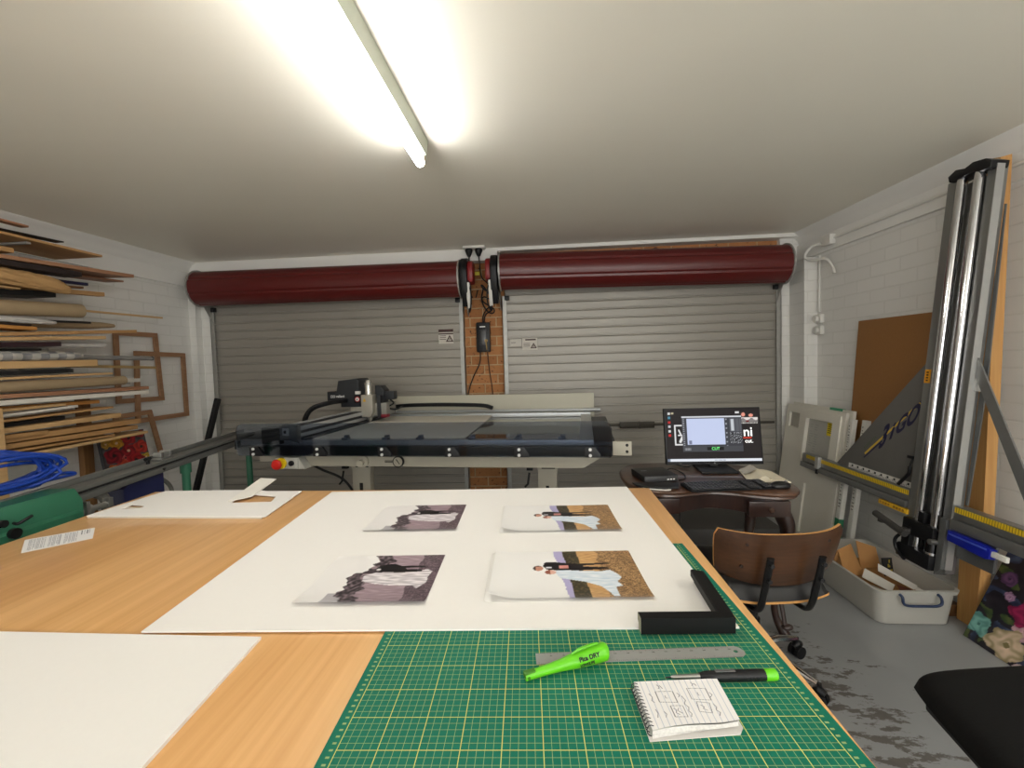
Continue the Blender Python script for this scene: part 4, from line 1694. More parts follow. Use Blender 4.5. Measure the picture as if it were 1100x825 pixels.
def screen(u, v):
    # v from the bottom up
    if v < .045:
        if rect(u, v, .0, .03, .0, .045) or (.5 < u < .62 and int(u * 160) % 2 == 0 and v > .012 and v < .034):
            return (120, 130, 150)
        return (226, 230, 238)
    wx0, wx1, wy0, wy1 = .17, .815, .185, .865
    if rect(u, v, wx0, wx1, wy0, wy1):
        a, c = (u - wx0) / (wx1 - wx0), (v - wy0) / (wy1 - wy0)
        if c > .955:
            return (214, 216, 222)
        if rect(a, c, .40, .68, .03, .125):
            return (14, 16, 16)
        if c < .16:
            if .03 < a < .13 and (int(a * 130) % 3 > 0) and .03 < c < .10:
                return (150, 152, 156)
            return (66, 67, 72)
        if rect(a, c, .085, .715, .19, .925):
            if rect(a, c, .11, .16, .21, .31):
                return (120, 126, 150)
            return (196, 206, 236)
        if a < .06:
            return (150, 152, 160) if (int(c * 36) % 2 == 0 and .02 < a < .045) else (64, 65, 72)
        if .715 <= a < .77:
            return (150, 152, 160) if (int(c * 24) % 3 == 0 and .73 < a < .755) else (58, 59, 66)
        if rect(a, c, .82, .87, .58, .90):
            return (196, 200, 206)
        if rect(a, c, .79, .985, .22, .52):
            n_ = nz(a * 60, c * 40)
            return (170, 172, 178) if n_ > .22 else (40, 41, 46)
        if rect(a, c, .79, .985, .55, .92):
            return (86, 87, 94) if int(a * 90) % 5 else (60, 61, 68)
        return (54, 55, 62)
    # desktop icons
    for k, cc in enumerate(((220, 220, 220), (70, 140, 170), (190, 40, 40), (200, 200, 205), (210, 210, 210), (200, 40, 40))):
        if rect(u, v, .025, .052, .90 - k * .085, .945 - k * .085):
            return cc
    if rect(u, v, .062, .085, .905, .945):
        return (190, 180, 150)
    if rect(u, v, .75, .79, .91, .945):
        return (224, 224, 224)
    # small photo in the corner of the desktop
    if rect(u, v, .80, .985, .71, .93):
        if (u - .835) ** 2 / .02 ** 2 + (v - .88) ** 2 / .04 ** 2 < 1 or (u - .915) ** 2 / .024 ** 2 + (v - .865) ** 2 / .03 ** 2 < 1:
            return (226, 150, 130)
        if v < .83 and v > .79 + .02 * math.sin(u * 70):
            return (226, 220, 216)
        if .74 < v < .80:
            return (110, 30, 30) if .86 < u < .89 else (130, 124, 122)
        if v < .725:
            return (220, 215, 210) if int(u * 220) % 3 else (60, 50, 50)
        return (22, 18, 20)
    # logo frame
    if rect(u, v, .085, .17, .31, .70):
        if u < .102 or v < .335 or v > .675:
            return (226, 226, 226)
        d = min(seg_d(u, v * .6, (.135, .36), (.155, .31)), seg_d(u, v * .6, (.13, .30), (.17, .30)), seg_d(u, v * .6, (.14, .225), (.17, .285)), seg_d(u, v * .6, (.15, .22), (.17, .26)))
        if d < .008:
            return (226, 226, 226)
    if rect(u, v, .82, .91, .425, .455):
        return (206, 60, 44)
    return (26, 19, 21)


SCR = attr_mat('lit_screen', 0.45, emission=1.0, spec=.12)
sx, sy0, sy1 = Wm / 2 - .008, .018, Hm - .006
sc_ = picture('screen', SCR, 190, 112, screen, lambda u, v: MO @ V((-sx + 2 * sx * u, sy0 + (sy1 - sy0) * v, .0008)), t)
SCRW = emit('screen_white', (232, 232, 232), 1.0)
MS = MO @ Matrix.Translation((-sx, sy0, .0012))
uw, uh = 2 * sx, sy1 - sy0
lettering('ni', MS @ Matrix.Translation((.82 * uw, .47 * uh, 0)), .074, SCRW, sc_, 'lettering', .0001, bold=.0007)
lettering('cut.', MS @ Matrix.Translation((.835 * uw, .345 * uh, 0)), .030, SCRW, sc_, 'lettering', .0001, bold=.0003)
lettering('CUT', MS @ Matrix.Translation((.52 * uw, .215 * uh, 0)), .022, emit('screen_green', (90, 210, 110), .8), sc_, 'lettering', .0001, align='CENTER', bold=.0004)
b = MB(MO)
b.cyl((0, .0085, .0005), (0, .0085, .0015), .005, n=14)
b.box(-.05, -.03, .006, .0065, .0, .001)
b.build('badge', mat('badge_grey', (96, 96, 98), 0.3, 0.5), t)
b = MB()
b.prism([(pb.x - .11, ymon - .125), (pb.x + .08, ymon - .12), (pb.x + .085, ymon + .07), (pb.x - .10, ymon + .065)], DZ + .0005, DZ + .012, 'Z', bev=.003)
b.build('base', BLACK_MATTE, t)
b = MB()
b.prism([(ymon + .012, DZ + .01), (ymon + .042, DZ + .01), (ymon + .07, DZ + .18), (ymon + .045, DZ + .18)], pb.x - .022, pb.x + .022, 'X', bev=.004)
b.build('neck', BLACK_MATTE, t)
b = MB()
b.tube(smooth_path([(pb.x - .05, ymon + .05, DZ + .14), (pb.x - .09, ymon + .04, DZ + .05), (pb.x - .14, ymon + .02, DZ + .008), (pb.x - .20, ymon + .10, DZ + .006)]), .003, 6)
b.tube(smooth_path([(pb.x + .08, ymon + .05, DZ + .14), (pb.x + .085, ymon + .05, DZ + .05), (pb.x + .08, ymon + .11, DZ + .006)]), .003, 6)
b.build('cable', BLACK_MATTE, t)

# ---- small computer, folder, keyboard, mouse, notebook
t = thing('mini_computer', 'small flat black computer box at the cutter end of the writing desk', 'computer', (.55, 2.36, DZ))
MPc = Matrix.Translation((.548, 2.362, DZ)) @ Matrix.Rotation(math.radians(10), 4, 'Z')
b = MB(MPc)
b.box(-.088, .088, -.09, .09, .003, .036, bev=.004)
b.build('case', mat('black_case', (24, 24, 25), 0.45), t)
b = MB(MPc)
b.box(-.086, .086, -.0935, -.088, .006, .033, bev=.002)
fp = b.build('front_panel', mat('case_front', (58, 58, 60), 0.4), t)
b = MB(MPc)
for x in (.03, .045, .06):
    b.box(x, x + .01, -.0945, -.093, .014, .02)
b.build('port', INK_WHITE, fp, smooth=0)
b = MB(MPc)
for x in (-.07, .07):
    for y in (-.07, .07):
        b.cyl((x, y, 0), (x, y, .004), .008, n=10)
b.build('foot', BLACK_MATTE, t)
b = MB(MPc)
b.box(-.06, -.03, .02, .03, .0358, .0364)
b.build('badge', mat('badge_silver', (120, 120, 122), 0.3, 0.6), t, smooth=0)

t = thing('black_folder', 'thin black folder lying on the writing desk in front of the small computer', 'folder', (.55, 2.14, DZ))
fpts = [(.425, 2.238), (.632, 2.238), (.622, 2.145), (.608, 2.140), (.46, 2.165), (.43, 2.19)]
fpts = [(.415, 2.245), (.640, 2.235), (.612, 2.15), (.55, 2.14), (.47, 2.165), (.425, 2.2)]
b = MB()
b.prism(fpts, DZ + .004, DZ + .013, 'Z', bev=.002)
b.build('cover', mat('black_leatherette', (20, 20, 21), 0.5, bump=.05), t)
b = MB()
b.prism([(x + (.0 if i else 0), y - .003) for i, (x, y) in enumerate([(.43, 2.236), (.60, 2.23), (.575, 2.143), (.545, 2.1375), (.475, 2.160)])], DZ, DZ + .004, 'Z')
b.build('paper', PAPER, t, smooth=0)

MK = frame((.845, 2.175, DZ), (1, .125, 0), (-.125, 1, 0))
t = thing('keyboard', 'black computer keyboard on the writing desk in front of the monitor', 'keyboard', (.845, 2.175, DZ))
b = MB(MK)
b.prism([(-.0625, .003), (.0625, .003), (.0625, .018), (-.0625, .010)], -.2, .2, 'X', bev=.003)
b.build('body', BLACK_PL, t)
b = MB(MK)
for r_ in range(6):
    yk = -.05 + r_ * .0185
    zk = .0105 + (yk + .0625) / .125 * .008
    x = -.192
    for k in range(22):
        w_ = .0155
        if r_ == 0 and 3 <= k < 8:
            if k == 3:
                b.box(x, x + 5 * .0172 - .002, yk - .007, yk + .007, zk, zk + .006, bev=.0015, seg=1)
        elif not (k in (15, 19) and True):
            b.box(x, x + w_, yk - .007, yk + .007, zk, zk + .006, bev=.0015, seg=1)
        x += .0172
b.build('keys', mat('key_black', (52, 52, 54), 0.45), t, smooth=0)

MMo = Matrix.Translation((1.085, 2.165, DZ)) @ Matrix.Rotation(math.radians(-80), 4, 'Z')
t = thing('computer_mouse', 'black computer mouse on the writing desk beside the keyboard', 'mouse', (1.085, 2.165, DZ))
b = MB(MMo)
b.ball((0, 0, .012), .05, 24, (.62, 1.0, .42))
vs = [v for v in b.bm.verts]
for v in vs:
    if v.co.z < DZ:
        v.co.z = DZ
b.build('shell', mat('mouse_black', (20, 20, 22), 0.35), t)
b = MB(MMo)
b.cyl((-.004, .028, .029), (.004, .028, .029), .006, n=12)
b.build('wheel', GREY_PL, t)

# open notebook with curving cream pages
t = thing('open_notebook', 'open notebook with cream pages on the writing desk behind the mouse', 'notebook', (1.08, 2.38, DZ))
NA, NB, NC, ND = V((1.035, 2.50, 0)), V((.985, 2.27, 0)), V((1.17, 2.235, 0)), V((1.18, 2.45, 0))
CREAM = mat('cream_page', (222, 212, 188), 0.75, var=.03)


def nbp(u, v, h):
    p = NA.lerp(NB, v).lerp(ND.lerp(NC, v), u)
    return V((p.x, p.y, DZ + h))


def hump(u):
    return .006 + .030 * math.exp(-((u - .40) / .16) ** 2) * (1 - .3 * u) + .010 * math.exp(-((u - .75) / .25) ** 2) - .012 * math.exp(-((u - .52) / .03) ** 2)


b = MB()
b.grid(30, 6, lambda u, v: nbp(u, v, hump(u)))
b.grid(30, 6, lambda u, v: nbp(u, v, .003))
for vv in (0, 1):
    b.grid(30, 3, lambda u, k, vv=vv: nbp(u, vv, .003 + (hump(u) - .003) * k))
for uu in (0, 1):
    b.grid(6, 2, lambda v, k, uu=uu: nbp(uu, v, .003 + (hump(uu) - .003) * k))
b.build('pages', CREAM, t, smooth=40)
b = MB()
b.prism([(p.x, p.y) for p in (nbp(-.02, -.02, 0), nbp(-.02, 1.02, 0), nbp(1.0, 1.0, 0), nbp(1.0, -.0, 0))], DZ + .0003, DZ + .003, 'Z')
b.build('cover', BLACK_MATTE, t, smooth=0)
b = MB()
b.grid(12, 6, lambda u, v: nbp(.02 + u * .36, v * .5, hump(.02 + u * .36) + .004 + .03 * u * (1 - u)))
pg = b.build('turned_page', mat('grey_page', (186, 180, 168), 0.8), t, smooth=40)

# loose cable behind the small computer
b = MB()
b.tube(smooth_path([(.62, 2.46, DZ + .006), (.68, 2.52, DZ + .012), (.72, 2.44, DZ + .005), (.70, 2.34, DZ + .005), (.66, 2.30, DZ + .005)]), .003, 6)
tag(b.build('loose_cable', BLACK_MATTE), 'thin black cable lying on the writing desk between the computer and the monitor', 'cable')
b = MB()
b.tube(smooth_path([(.67, 2.33, .63), (.665, 2.31, .56), (.68, 2.31, .48), (.674, 2.33, .40)]), .003, 6)
tag(b.build('hanging_cable', BLACK_MATTE), 'black cable hanging under the writing desk', 'cable')

# ------------------------------------------------------------------ plywood desk chair
t = thing('desk_chair', 'walnut plywood desk chair with black seat pad, pulled up to the writing desk', 'chair', (.81, 1.985, 0))
WAL = wood('walnut_veneer', (80, 50, 28), (52, 31, 17), 'X', 1.6, 0.35, coat=0.25)
PLY = mat('ply_edge', (216, 160, 92), 0.5, var=.15, scale=80)
BPAD = mat('black_leather', (24, 23, 24), 0.38, bump=.06, scale=60)
rz = math.radians(5)
MC = Matrix.Translation((.872, 1.985, 0)) @ Matrix.Rotation(rz, 4, 'Z')
Wc = .255


def back_pos(u, v, off=0.0):
    """u -1..1 across, v 0..1 up; off = thickness towards the front."""
    w_ = Wc * (1 - .08 * (1 - v) ** 1.5) * (1 - .06 * abs(2 * v - 1) ** 8)
    x = u * w_
    cur = .07 * abs(u) ** 2.8
    y = -.275 + cur + .05 * (1 - v) + off
    z = .505 + .215 * v - .018 * (abs(u) ** 2) * (1 - v) * -1 - .012 * (1 - u * u) * v * .6 - .012 * (1 - u * u) * (1 - v)
    return V((x * (1 - off * .5), y, z))


def shell(mb, f, nx=28, ny=8, th=.012):
    fr = [[mb.bm.verts.new(mb.M @ f(-1 + 2 * i / nx, j / ny, 0)) for j in range(ny + 1)] for i in range(nx + 1)]
    bk = [[mb.bm.verts.new(mb.M @ f(-1 + 2 * i / nx, j / ny, th)) for j in range(ny + 1)] for i in range(nx + 1)]
    for i in range(nx):
        for j in range(ny):
            mb.bm.faces.new((fr[i][j], fr[i + 1][j], fr[i + 1][j + 1], fr[i][j + 1]))
            mb.bm.faces.new((bk[i][j], bk[i][j + 1], bk[i + 1][j + 1], bk[i + 1][j]))
    ed = [(fr[i][0], fr[i + 1][0], bk[i + 1][0], bk[i][0]) for i in range(nx)] + [(fr[i][ny], bk[i][ny], bk[i + 1][ny], fr[i + 1][ny]) for i in range(nx)]
    ed += [(fr[0][j], bk[0][j], bk[0][j + 1], fr[0][j + 1]) for j in range(ny)] + [(fr[nx][j], fr[nx][j + 1], bk[nx][j + 1], bk[nx][j]) for j in range(ny)]
    for e_ in ed:
        mb.bm.faces.new(e_).material_index = 1


b = MB(MC)
shell(b, back_pos)
b.build('backrest', [WAL, PLY], t, smooth=50)
b = MB(MC)
shell(b, lambda u, v, o: back_pos(u * .88, .10 + v * .82, .013 + o + .02 * (1 - u ** 4) * (1 - (2 * v - 1) ** 4)), th=.004)
b.build('back_pad', BPAD, t, smooth=60)


def seat_f(u, v, o):
    x = u * .212 * (1 - .06 * (1 - v)) - .012
    y = -.215 + .44 * v
    z = .415 + .03 * abs(u) ** 3 - .03 * max(0, v - .75) * 4 * (v - .75) + o
    return V((x, y, z))


b = MB(MC)
shell(b, seat_f, 24, 12)
b.build('seat', [WAL, PLY], t, smooth=50)
b = MB(MC)
shell(b, lambda u, v, o: seat_f(u * .97, -.01 + v * .97, .0125 + (o > 0) * .075 * (max(0, 1 - abs(u) ** 4) * max(0, 1 - abs(2 * v - 1) ** 6)) ** .3), 36, 24, 1.0)
b.build('seat_pad', BPAD, t, smooth=60)
BRK = mat('black_bracket', (18, 18, 19), 0.35, 0.3)
for x in (-.09, .105):
    b = MB(MC)
    b.tube(smooth_path([(x, -.296, .635), (x - .002, -.285, .58), (x - .006, -.26, .48), (x - .008, -.245, .43), (x - .012, -.225, .40), (x - .02, -.19, .395), (x - .05, -.06, .402)], 6), .0145, 12, flat=.6)
    k = b.build('back_bracket', BRK, t)
    for z, y in ((.61, -.302), (.545, -.288)):
        b = MB(MC)
        b.cyl((x, y - .008, z), (x, y + .01, z), .008, n=10)
        b.build('bolt', mat('bolt_dark', (60, 60, 62), 0.3, .7), k)
b = MB(MC)
for x, z in ((-.15, .67), (.165, .675), (-.16, .575), (.16, .565)):
    yy_ = back_pos(x / Wc, (z - .505) / .215).y
    b.cyl((x, yy_ - .002, z), (x, yy_ + .004, z), .007, n=10)
b.build('plug', mat('dark_plug', (40, 24, 16), 0.4), t)
b = MB(MC)
b.box(-.12, .12, -.1, .12, .375, .41, bev=.008)
b.cyl((0, 0, .09), (0, 0, .38), .026, n=18)
b.cyl((0, 0, .09), (0, 0, .24), .034, n=18)
b.build('column', BRK, t)
b = MB(MC)
b.tube([(.065, -.10, .38), (.068, -.12, .30), (.07, -.125, .275)], .009, 8)
b.ball((.078, -.128, .268), .022, 14, (1.1, .8, .6))
b.build('tilt_lever', mat('lever_brown', (60, 46, 42), 0.35), t)
for k in range(5):
    a = math.radians(-50 + 72 * k) - rz
    d = V((math.cos(a), math.sin(a), 0))
    b = MB(MC)
    b.tube([d * .02 + V((0, 0, .115)), d * .15 + V((0, 0, .11)), d * .255 + V((0, 0, .088))], [.022, .018, .013], 10, flat=.8)
    lg = b.build('base_arm', CHROME, t)
    c = d * .262
    sd = V((-d.y, d.x, 0))
    b = MB(MC)
    b.cyl(c + V((0, 0, .09)), c + V((0, 0, .055)), .008, n=10)
    b.cyl(c + sd * .006 + V((0, 0, .028)), c + sd * .024 + V((0, 0, .028)), .028, n=20)
    b.cyl(c - sd * .006 + V((0, 0, .028)), c - sd * .024 + V((0, 0, .028)), .028, n=20)
    b.tube([c + d * .02 + V((0, 0, .055)), c + V((0, 0, .062)), c - d * .02 + V((0, 0, .05))], [.014, .02, .012], 12)
    b.build('caster', BLACK_PL, lg)
# ------------------------------------------------------------------ upright sheet cutter leaning along the side wall
UB, UT = V((1.871, 2.35, .318)), V((2.074, 2.35, 2.247))
up = (UT - UB).normalized()
MU = frame(UB, (0, -1, 0), up)            # x towards the camera along the wall, y up the beam, z out from the wall
ANOD = mat('satin_aluminium', (140, 140, 138), 0.36, 0.7, var=.05, scale=30)
DANOD = mat('grey_anodised', (104, 105, 104), 0.42, 0.5, var=.05)
PLATE = mat('grey_plate', (104, 102, 98), 0.5, 0.2, var=.04)
t = thing('upright_sheet_cutter', 'tall grey upright sheet cutter with chrome rods, leaning by the side wall', 'sheet cutter', (1.87, 2.35, 0))
b = MB(MU)
b.box(-.14, -.095, .0, 1.925, -.045, .0, bev=.003)
b.box(.062, .112, .0, 1.915, -.05, -.005, bev=.003)
b.box(-.095, .062, .0, 1.90, -.05, -.038)
b.box(-.022, -.004, .0, 1.75, -.038, -.012, bev=.002)
b.build('beam', ANOD, t)
for x in (-.058, .034):
    b = MB(MU)
    b.cyl((x, .02, .0), (x, 1.93, .0), .0215, n=28)
    b.build('guide_rod', CHROME, t)
b = MB(MU)
b.prism([(-.10, 1.915), (-.11, 1.945), (-.07, 1.965), (-.02, 1.952), (.02, 1.965), (.08, 1.955), (.115, 1.935), (.112, 1.90), (.06, 1.905), (.03, 1.915), (-.03, 1.915)], -.05, .03, 'Z', bev=.006)
b.build('end_cap', BLACK_PL, t)
b = MB(MU)
b.box(.113, .117, .02, 1.92, -.03, .003)
b.box(.112, .13, .88, .94, -.055, -.02, bev=.003)
b.build('side_flange', mat('bright_flange', (180, 180, 178), 0.35, .6), t, smooth=0)
# long horizontal fence with its tape
b = MB(MU)
b.box(-1.13, -.145, .275, .335, -.06, .0, bev=.003)
b.box(-1.13, -.145, .235, .272, -.05, .012, bev=.003)
b.box(-1.13, .70, .236, .275, -.062, -.05, bev=.002)
b.box(.12, .70, .275, .335, -.06, .0, bev=.003)
b.box(.12, .70, .225, .272, -.05, .012, bev=.003)
fb = b.build('fence', ANOD, t)
TAPE = NT('yellow_tape')
sepT = TAPE.n('ShaderNodeSeparateXYZ')
TAPE.l(TAPE.coords(), sepT.inputs[0])
tk = TAPE.math('LESS_THAN', TAPE.math('MODULO', TAPE.math('ADD', sepT.outputs['Y'], 10), .012), .003)
TAPE.l(TAPE.mix(TAPE.math('MULTIPLY', tk, .8), rgb(222, 186, 34), rgb(40, 34, 20)), TAPE.b.inputs['Base Color'])
TAPE.b.inputs['Roughness'].default_value = .45
for x0, x1 in ((-1.08, -.145), (.125, .70)):
    b = MB(MU)
    b.box(x0, x1, .305, .33, .0, .0015)
    b.build('measuring_tape', TAPE.m, fb, smooth=0)
# slide-out bearer with blue handle under the fence
b = MB(MU)
b.box(.125, .30, .09, .225, -.045, -.03, bev=.003)
b.build('foot_plate', DANOD, t)
# triangular face plate with its lettering and strut behind
b = MB(MU)
b.prism([(-.78, .338), (-.145, .338), (-.145, 1.02), (-.16, 1.02)], -.04, -.025, 'Z', bev=.002)
fp = b.build('face_plate', PLATE, t)
b = MB(MU)
b.box(-.66, -.15, .338, .368, -.025, -.0235)
sc2 = b.build('scale_strip', mat('scale_white', (206, 204, 198), 0.5), t, smooth=0)
b = MB(MU)
k = 0
x = -.64
while x < -.17:
    h = .014 if k % 5 == 0 else .008
    b.box(x, x + .003, .340, .340 + h, -.0236, -.0232)
    if k % 5 == 0:
        b.box(x + .008, x + .022, .350, .362, -.0236, -.0232)
    x += .0098
    k += 1
b.build('graduations', INK_BLACK, sc2, smooth=0)
NAVY = mat('navy_ink', (24, 22, 62), 0.5)
GOLD = mat('gold_ink', (206, 172, 60), 0.5)
ML = MU @ Matrix.Translation((-.435, .495, -.0248)) @ Matrix.Rotation(math.radians(44), 4, 'Z')
b = MB(ML)
b.box(-.10, .40, .030, .042, 0, .0003)
b.build('gold_stripe', GOLD, fp, smooth=0)
b = MB(ML)
b.box(-.12, .06, .018, .025, 0, .0008)
b.box(.40, .47, .030, .043, 0, .0008)
b.build('navy_stripe', NAVY, fp, smooth=0)


def logo_letter(ch, u, v, h, w):
    """One letter of the stepped logo: foot at (u, v) on the plate, h tall, w wide, its base rising along the plate's edge."""
    S = Matrix(((w / .62 / .7, .15 * h / .7 / (h / .7), 0, u), (.72 * w / .62 / .7, 1, 0, v), (0, 0, 1, -.0244), (0, 0, 0, 1)))
    S = Matrix(((w, .22 * h, 0, u), (.72 * w, h, 0, v), (0, 0, 1, -.0246), (0, 0, 0, 1)))
    lettering(ch, MU @ S, 1.38, NAVY, fp, 'lettering', .0004, bold=.04)


logo_letter('3', -.432, .500, .142, .074)
logo_letter('i', -.358, .568, .104, .080)
logo_letter('G', -.322, .600, .106, .064)
logo_letter('O', -.255, .650, .114, .064)
b = MB(ML)
for kk in range(9):
    b.box(-.085 + kk * .014, -.076 + kk * .014, .058, .076, 0, .0004)
b.build('small_print', mat('green_grey_ink', (92, 98, 84), 0.6), fp, smooth=0)
b = MB(MU)
b.prism([(.119, 1.035), (.119, .945), (.455, .336), (.51, .336)], -.026, -.018, 'Z')
b.build('brace', ANOD, t, smooth=0)
b = MB(MU)
b.prism([(.112, .34), (.125, .34), (.135, .70), (.14, .90), (.118, 1.74), (.112, 1.74)], -.058, -.052, 'Z')
b.build('back_plate', DANOD, t, smooth=0)
b = MB(MU)
b.box(-.33, -.13, .205, .23, -.03, .0125, bev=.002)
yl_ = b.build('yellow_label', YELLOW, t)
b = MB(MU)
for kk in range(9):
    if kk != 4:
        b.box(-.32 + kk * .02, -.306 + kk * .02, .211, .224, .0125, .013)
b.build('lettering', mat('label_print', (150, 104, 20), 0.6), yl_, smooth=0)
b = MB(MU)
b.box(-.135, -.10, .905, .975, .0, .0015)
ol = b.build('orange_label', mat('orange_label', (224, 152, 22), 0.5), t, smooth=0)
b = MB(MU)
for kk in range(4):
    b.box(-.125, -.112, .915 + kk * .014, .922 + kk * .014, .0015, .002)
b.build('lettering', INK_BLACK, ol, smooth=0)
# sliding stop on the fence, clamp behind the beam
b = MB(MU)
b.box(-.94, -.90, .262, .345, .0, .022, bev=.003)
cs = b.build('sliding_stop', mat('stop_alu', (190, 190, 186), 0.35, .5), t)
b = MB(MU)
b.cyl((-.92, .255, .012), (-.92, .225, .012), .009, n=12)
b.build('knob', BLACK_PL, cs)
b = MB(MU)
b.tube(smooth_path([(-.155, .51, -.01), (-.158, .46, .0), (-.16, .42, .0), (-.19, .38, .0), (-.22, .345, .0)]), [.005] * 7 + [.009] * 18, 8)
b.box(-.17, -.145, .50, .515, -.015, .012, bev=.002)
b.build('clamp_lever', BLACK_PL, t)
# cutting carriage at the foot of the rods
b = MB(MU)
b.box(-.13, .075, -.01, .06, -.045, .045, bev=.01)
b.box(-.12, .065, .12, .20, -.04, .035, bev=.008)
b.box(-.11, -.06, .02, .16, -.03, .04, bev=.006)
b.box(-.035, .0, .2, .255, -.02, .03, bev=.004)
cr = b.build('carriage', BLACK_PL, t)
for z_ in (.062, .185):
    b = MB(MU)
    b.cyl((.034, z_, .0), (.034, z_ + .012, .0), .034, n=26)
    b.build('collar', CHROME, cr)
b = MB(MU)
b.cyl((.034, .06, .0), (.034, .185, .0), .03, n=24)
b.build('sleeve', mat('dark_chrome', (90, 90, 92), 0.15, 1.0), cr)
b = MB(MU)
b.cyl((.07, .135, .02), (.07, .135, .05), .013, n=16)
b.build('knob', STEEL, cr)
b = MB(MU)
b.cyl((-.24, .168, .085), (-.03, .130, .085), .0175, n=18)
b.box(-.09, -.06, .12, .15, .02, .085, bev=.004)
b.box(-.215, -.185, .13, .155, .06, .09, bev=.004)
b.build('handle', mat('handle_grey', (58, 56, 54), 0.5), cr)
b = MB(MU)
b.prism([(.078, -.02), (.112, .02), (.112, .26), (.078, .26)], -.04, .02, 'Z', bev=.003)
b.build('side_plate', DANOD, cr)
b = MB(MU)
b.tube(smooth_path([(-.10, .12, .04), (-.125, .07, .055), (-.115, .02, .05), (-.06, -.01, .05)]), .008, 8)
b.build('hose', BLACK_PL, cr)
# hidden ledge bar that carries the hardboard sheet, and the two struts that tie the cutter to the wall
b = MB()
b.box(1.975, 2.175, 2.56, 3.03, .655, .68, bev=.003)
b.box(1.94, 1.985, 2.56, 3.03, .60, .68, bev=.003)
b.build('rear_ledge', DANOD, t)
for z_ in (.8, 1.7):
    b = MB()
    xw = UB.x + (z_ - UB.z) * (UT.x - UB.x) / (UT.z - UB.z)
    b.box(xw + .05, xr(2.43) - .001, 2.425, 2.46, z_ - .02, z_ + .02, bev=.003)
    b.build('wall_mount', DANOD, t)

# blue plastic scoop handle hooked under the fence, with its white tag
t2 = thing('blue_scraper', 'bright blue plastic scraper hanging under the fence of the upright cutter', 'scraper', (1.87, 2.1, .5))
b = MB(MU)
b.prism([(.135, .220), (.135, .172), (.32, .162), (.335, .168), (.34, .212), (.30, .219)], .0, .03, 'Z', bev=.003)
b.build('blade', mat('royal_blue', (16, 30, 150), 0.35), t2)
b = MB(MU)
b.box(.145, .325, .202, .209, .03, .034, bev=.001)
b.build('rib', mat('royal_blue_edge', (70, 90, 190), 0.35), t2)
b = MB(MU)
b.box(.335, .40, .18, .205, .008, .024, bev=.004)
b.build('tag', WHITE_PL, t2)

# ---- timber upright
b = MB()
lean = .06 / 2.29
PINE = wood('raw_pine', (206, 160, 98), (178, 126, 70), 'Z', 1.2, 0.6, knots=True)


def tim(x, y, z):
    return V((x + lean * z, y, z))


vs = []
pts = [(2.082, 2.30), (2.132, 2.30), (2.132, 2.415), (2.082, 2.415)]
zs = [0, .05, .2, .34, 2.26, 2.29]
rings = []
for z in zs:
    r_ = []
    for i, (x, y) in enumerate(pts):
        yy = y
        if i < 2 and z < .3:
            yy = y + .02 * (.3 - z) / .3
        zz = z + (.02 if z > 2.28 and i in (2, 3) else 0)
        r_.append(b.bm.verts.new(tim(x, yy, zz - (.012 if z > 2.28 and i == 0 else 0))))
    rings.append(r_)
for a, c in zip(rings, rings[1:]):
    for i in range(4):
        b.bm.faces.new((a[i], a[(i + 1) % 4], c[(i + 1) % 4], c[i]))
b.bm.faces.new(rings[0])
b.bm.faces.new(rings[-1])
tag(b.build('timber_plank', PINE, smooth=0), 'tall knotty pine timber leaning on the side wall behind the upright cutter', 'timber')
b = MB()
b.box(2.06, 2.12, 2.43, 2.50, 0, .06, bev=.003)
tag(b.build('wood_block', wood('brown_block', (120, 84, 50), (90, 60, 34), 'Y')), 'small brown wood block on the floor at the foot of the pine timber', 'wood block')

# ---- brown hardboard sheet
b = MB()
b.plate([(2.10, 3.275, .682), (2.10, 2.62, .682), (2.175, 2.62, 1.60), (2.175, 3.285, 1.605)], .006)
q = NT('hardboard')
q.l(q.mix(q.noise(q.coords(), 90, 3), rgb(140, 96, 50), rgb(154, 108, 60)), q.b.inputs['Base Color'])
q.b.inputs['Roughness'].default_value = .6
tag(b.build('hardboard_sheet', q.m, smooth=0), 'brown hardboard sheet leaning on the white brick behind the upright cutter', 'board')

# ---- pale routed panels stacked in the corner
PALE = mat('pale_panel', (220, 216, 204), 0.55, var=.02)


def lean_frame(xb, xt, h, y0):
    u_ = V((xt - xb, 0, h)).normalized()
    return frame((xb, y0, 0), (0, -1, 0), u_)


def rect_pts(x0, x1, y0, y1):
    return [(x0, y0), (x1, y0), (x1, y1), (x0, y1)]


MPn = lean_frame(1.912, 2.037, .99, 3.93)
t = thing('routed_panel', 'pale panel with square recesses and a yellow sticker, front one of the corner stack', 'panel', (1.9, 3.6, 0))
Wp, Hp = .735, .985
b = MB(MPn)
holes = [rect_pts(.045, .19, .80, .925), rect_pts(.30, .62, .57, .90), rect_pts(.36, .66, .02, .40)]
ring_cut(b, rect_pts(0, Wp, 0, Hp), holes, -.016, 0)
b.box(0, Wp, 0, Hp, -.022, -.0165)
b.build('sheet', PALE, t, smooth=0)
b = MB(MPn)
ring_cut(b, rect_pts(.27, .70, .53, .955), [rect_pts(.30, .62, .57, .90)], 0, .012)
b.build('raised_frame', PALE, t, smooth=0)
b = MB(MPn)
b.box(.05, .185, .805, .92, -.0165, -.0145)
b.box(.11, .185, .805, .88, -.0146, -.008)
b.build('inset', mat('inset_grey', (168, 164, 152), 0.6), t, smooth=0)
b = MB(MPn)
b.box(.305, .615, .575, .895, -.0165, -.012)
ins_ = b.build('recess_paper', mat('recess_grey', (176, 174, 166), 0.5), t, smooth=0)
b = MB(MPn)
random.seed(3)
for r_ in range(14):
    for c_ in range(2):
        if random.random() > .25:
            b.box(.33 + c_ * .06, .33 + c_ * .06 + random.uniform(.02, .045), .62 + r_ * .018, .624 + r_ * .018, -.012, -.0116)
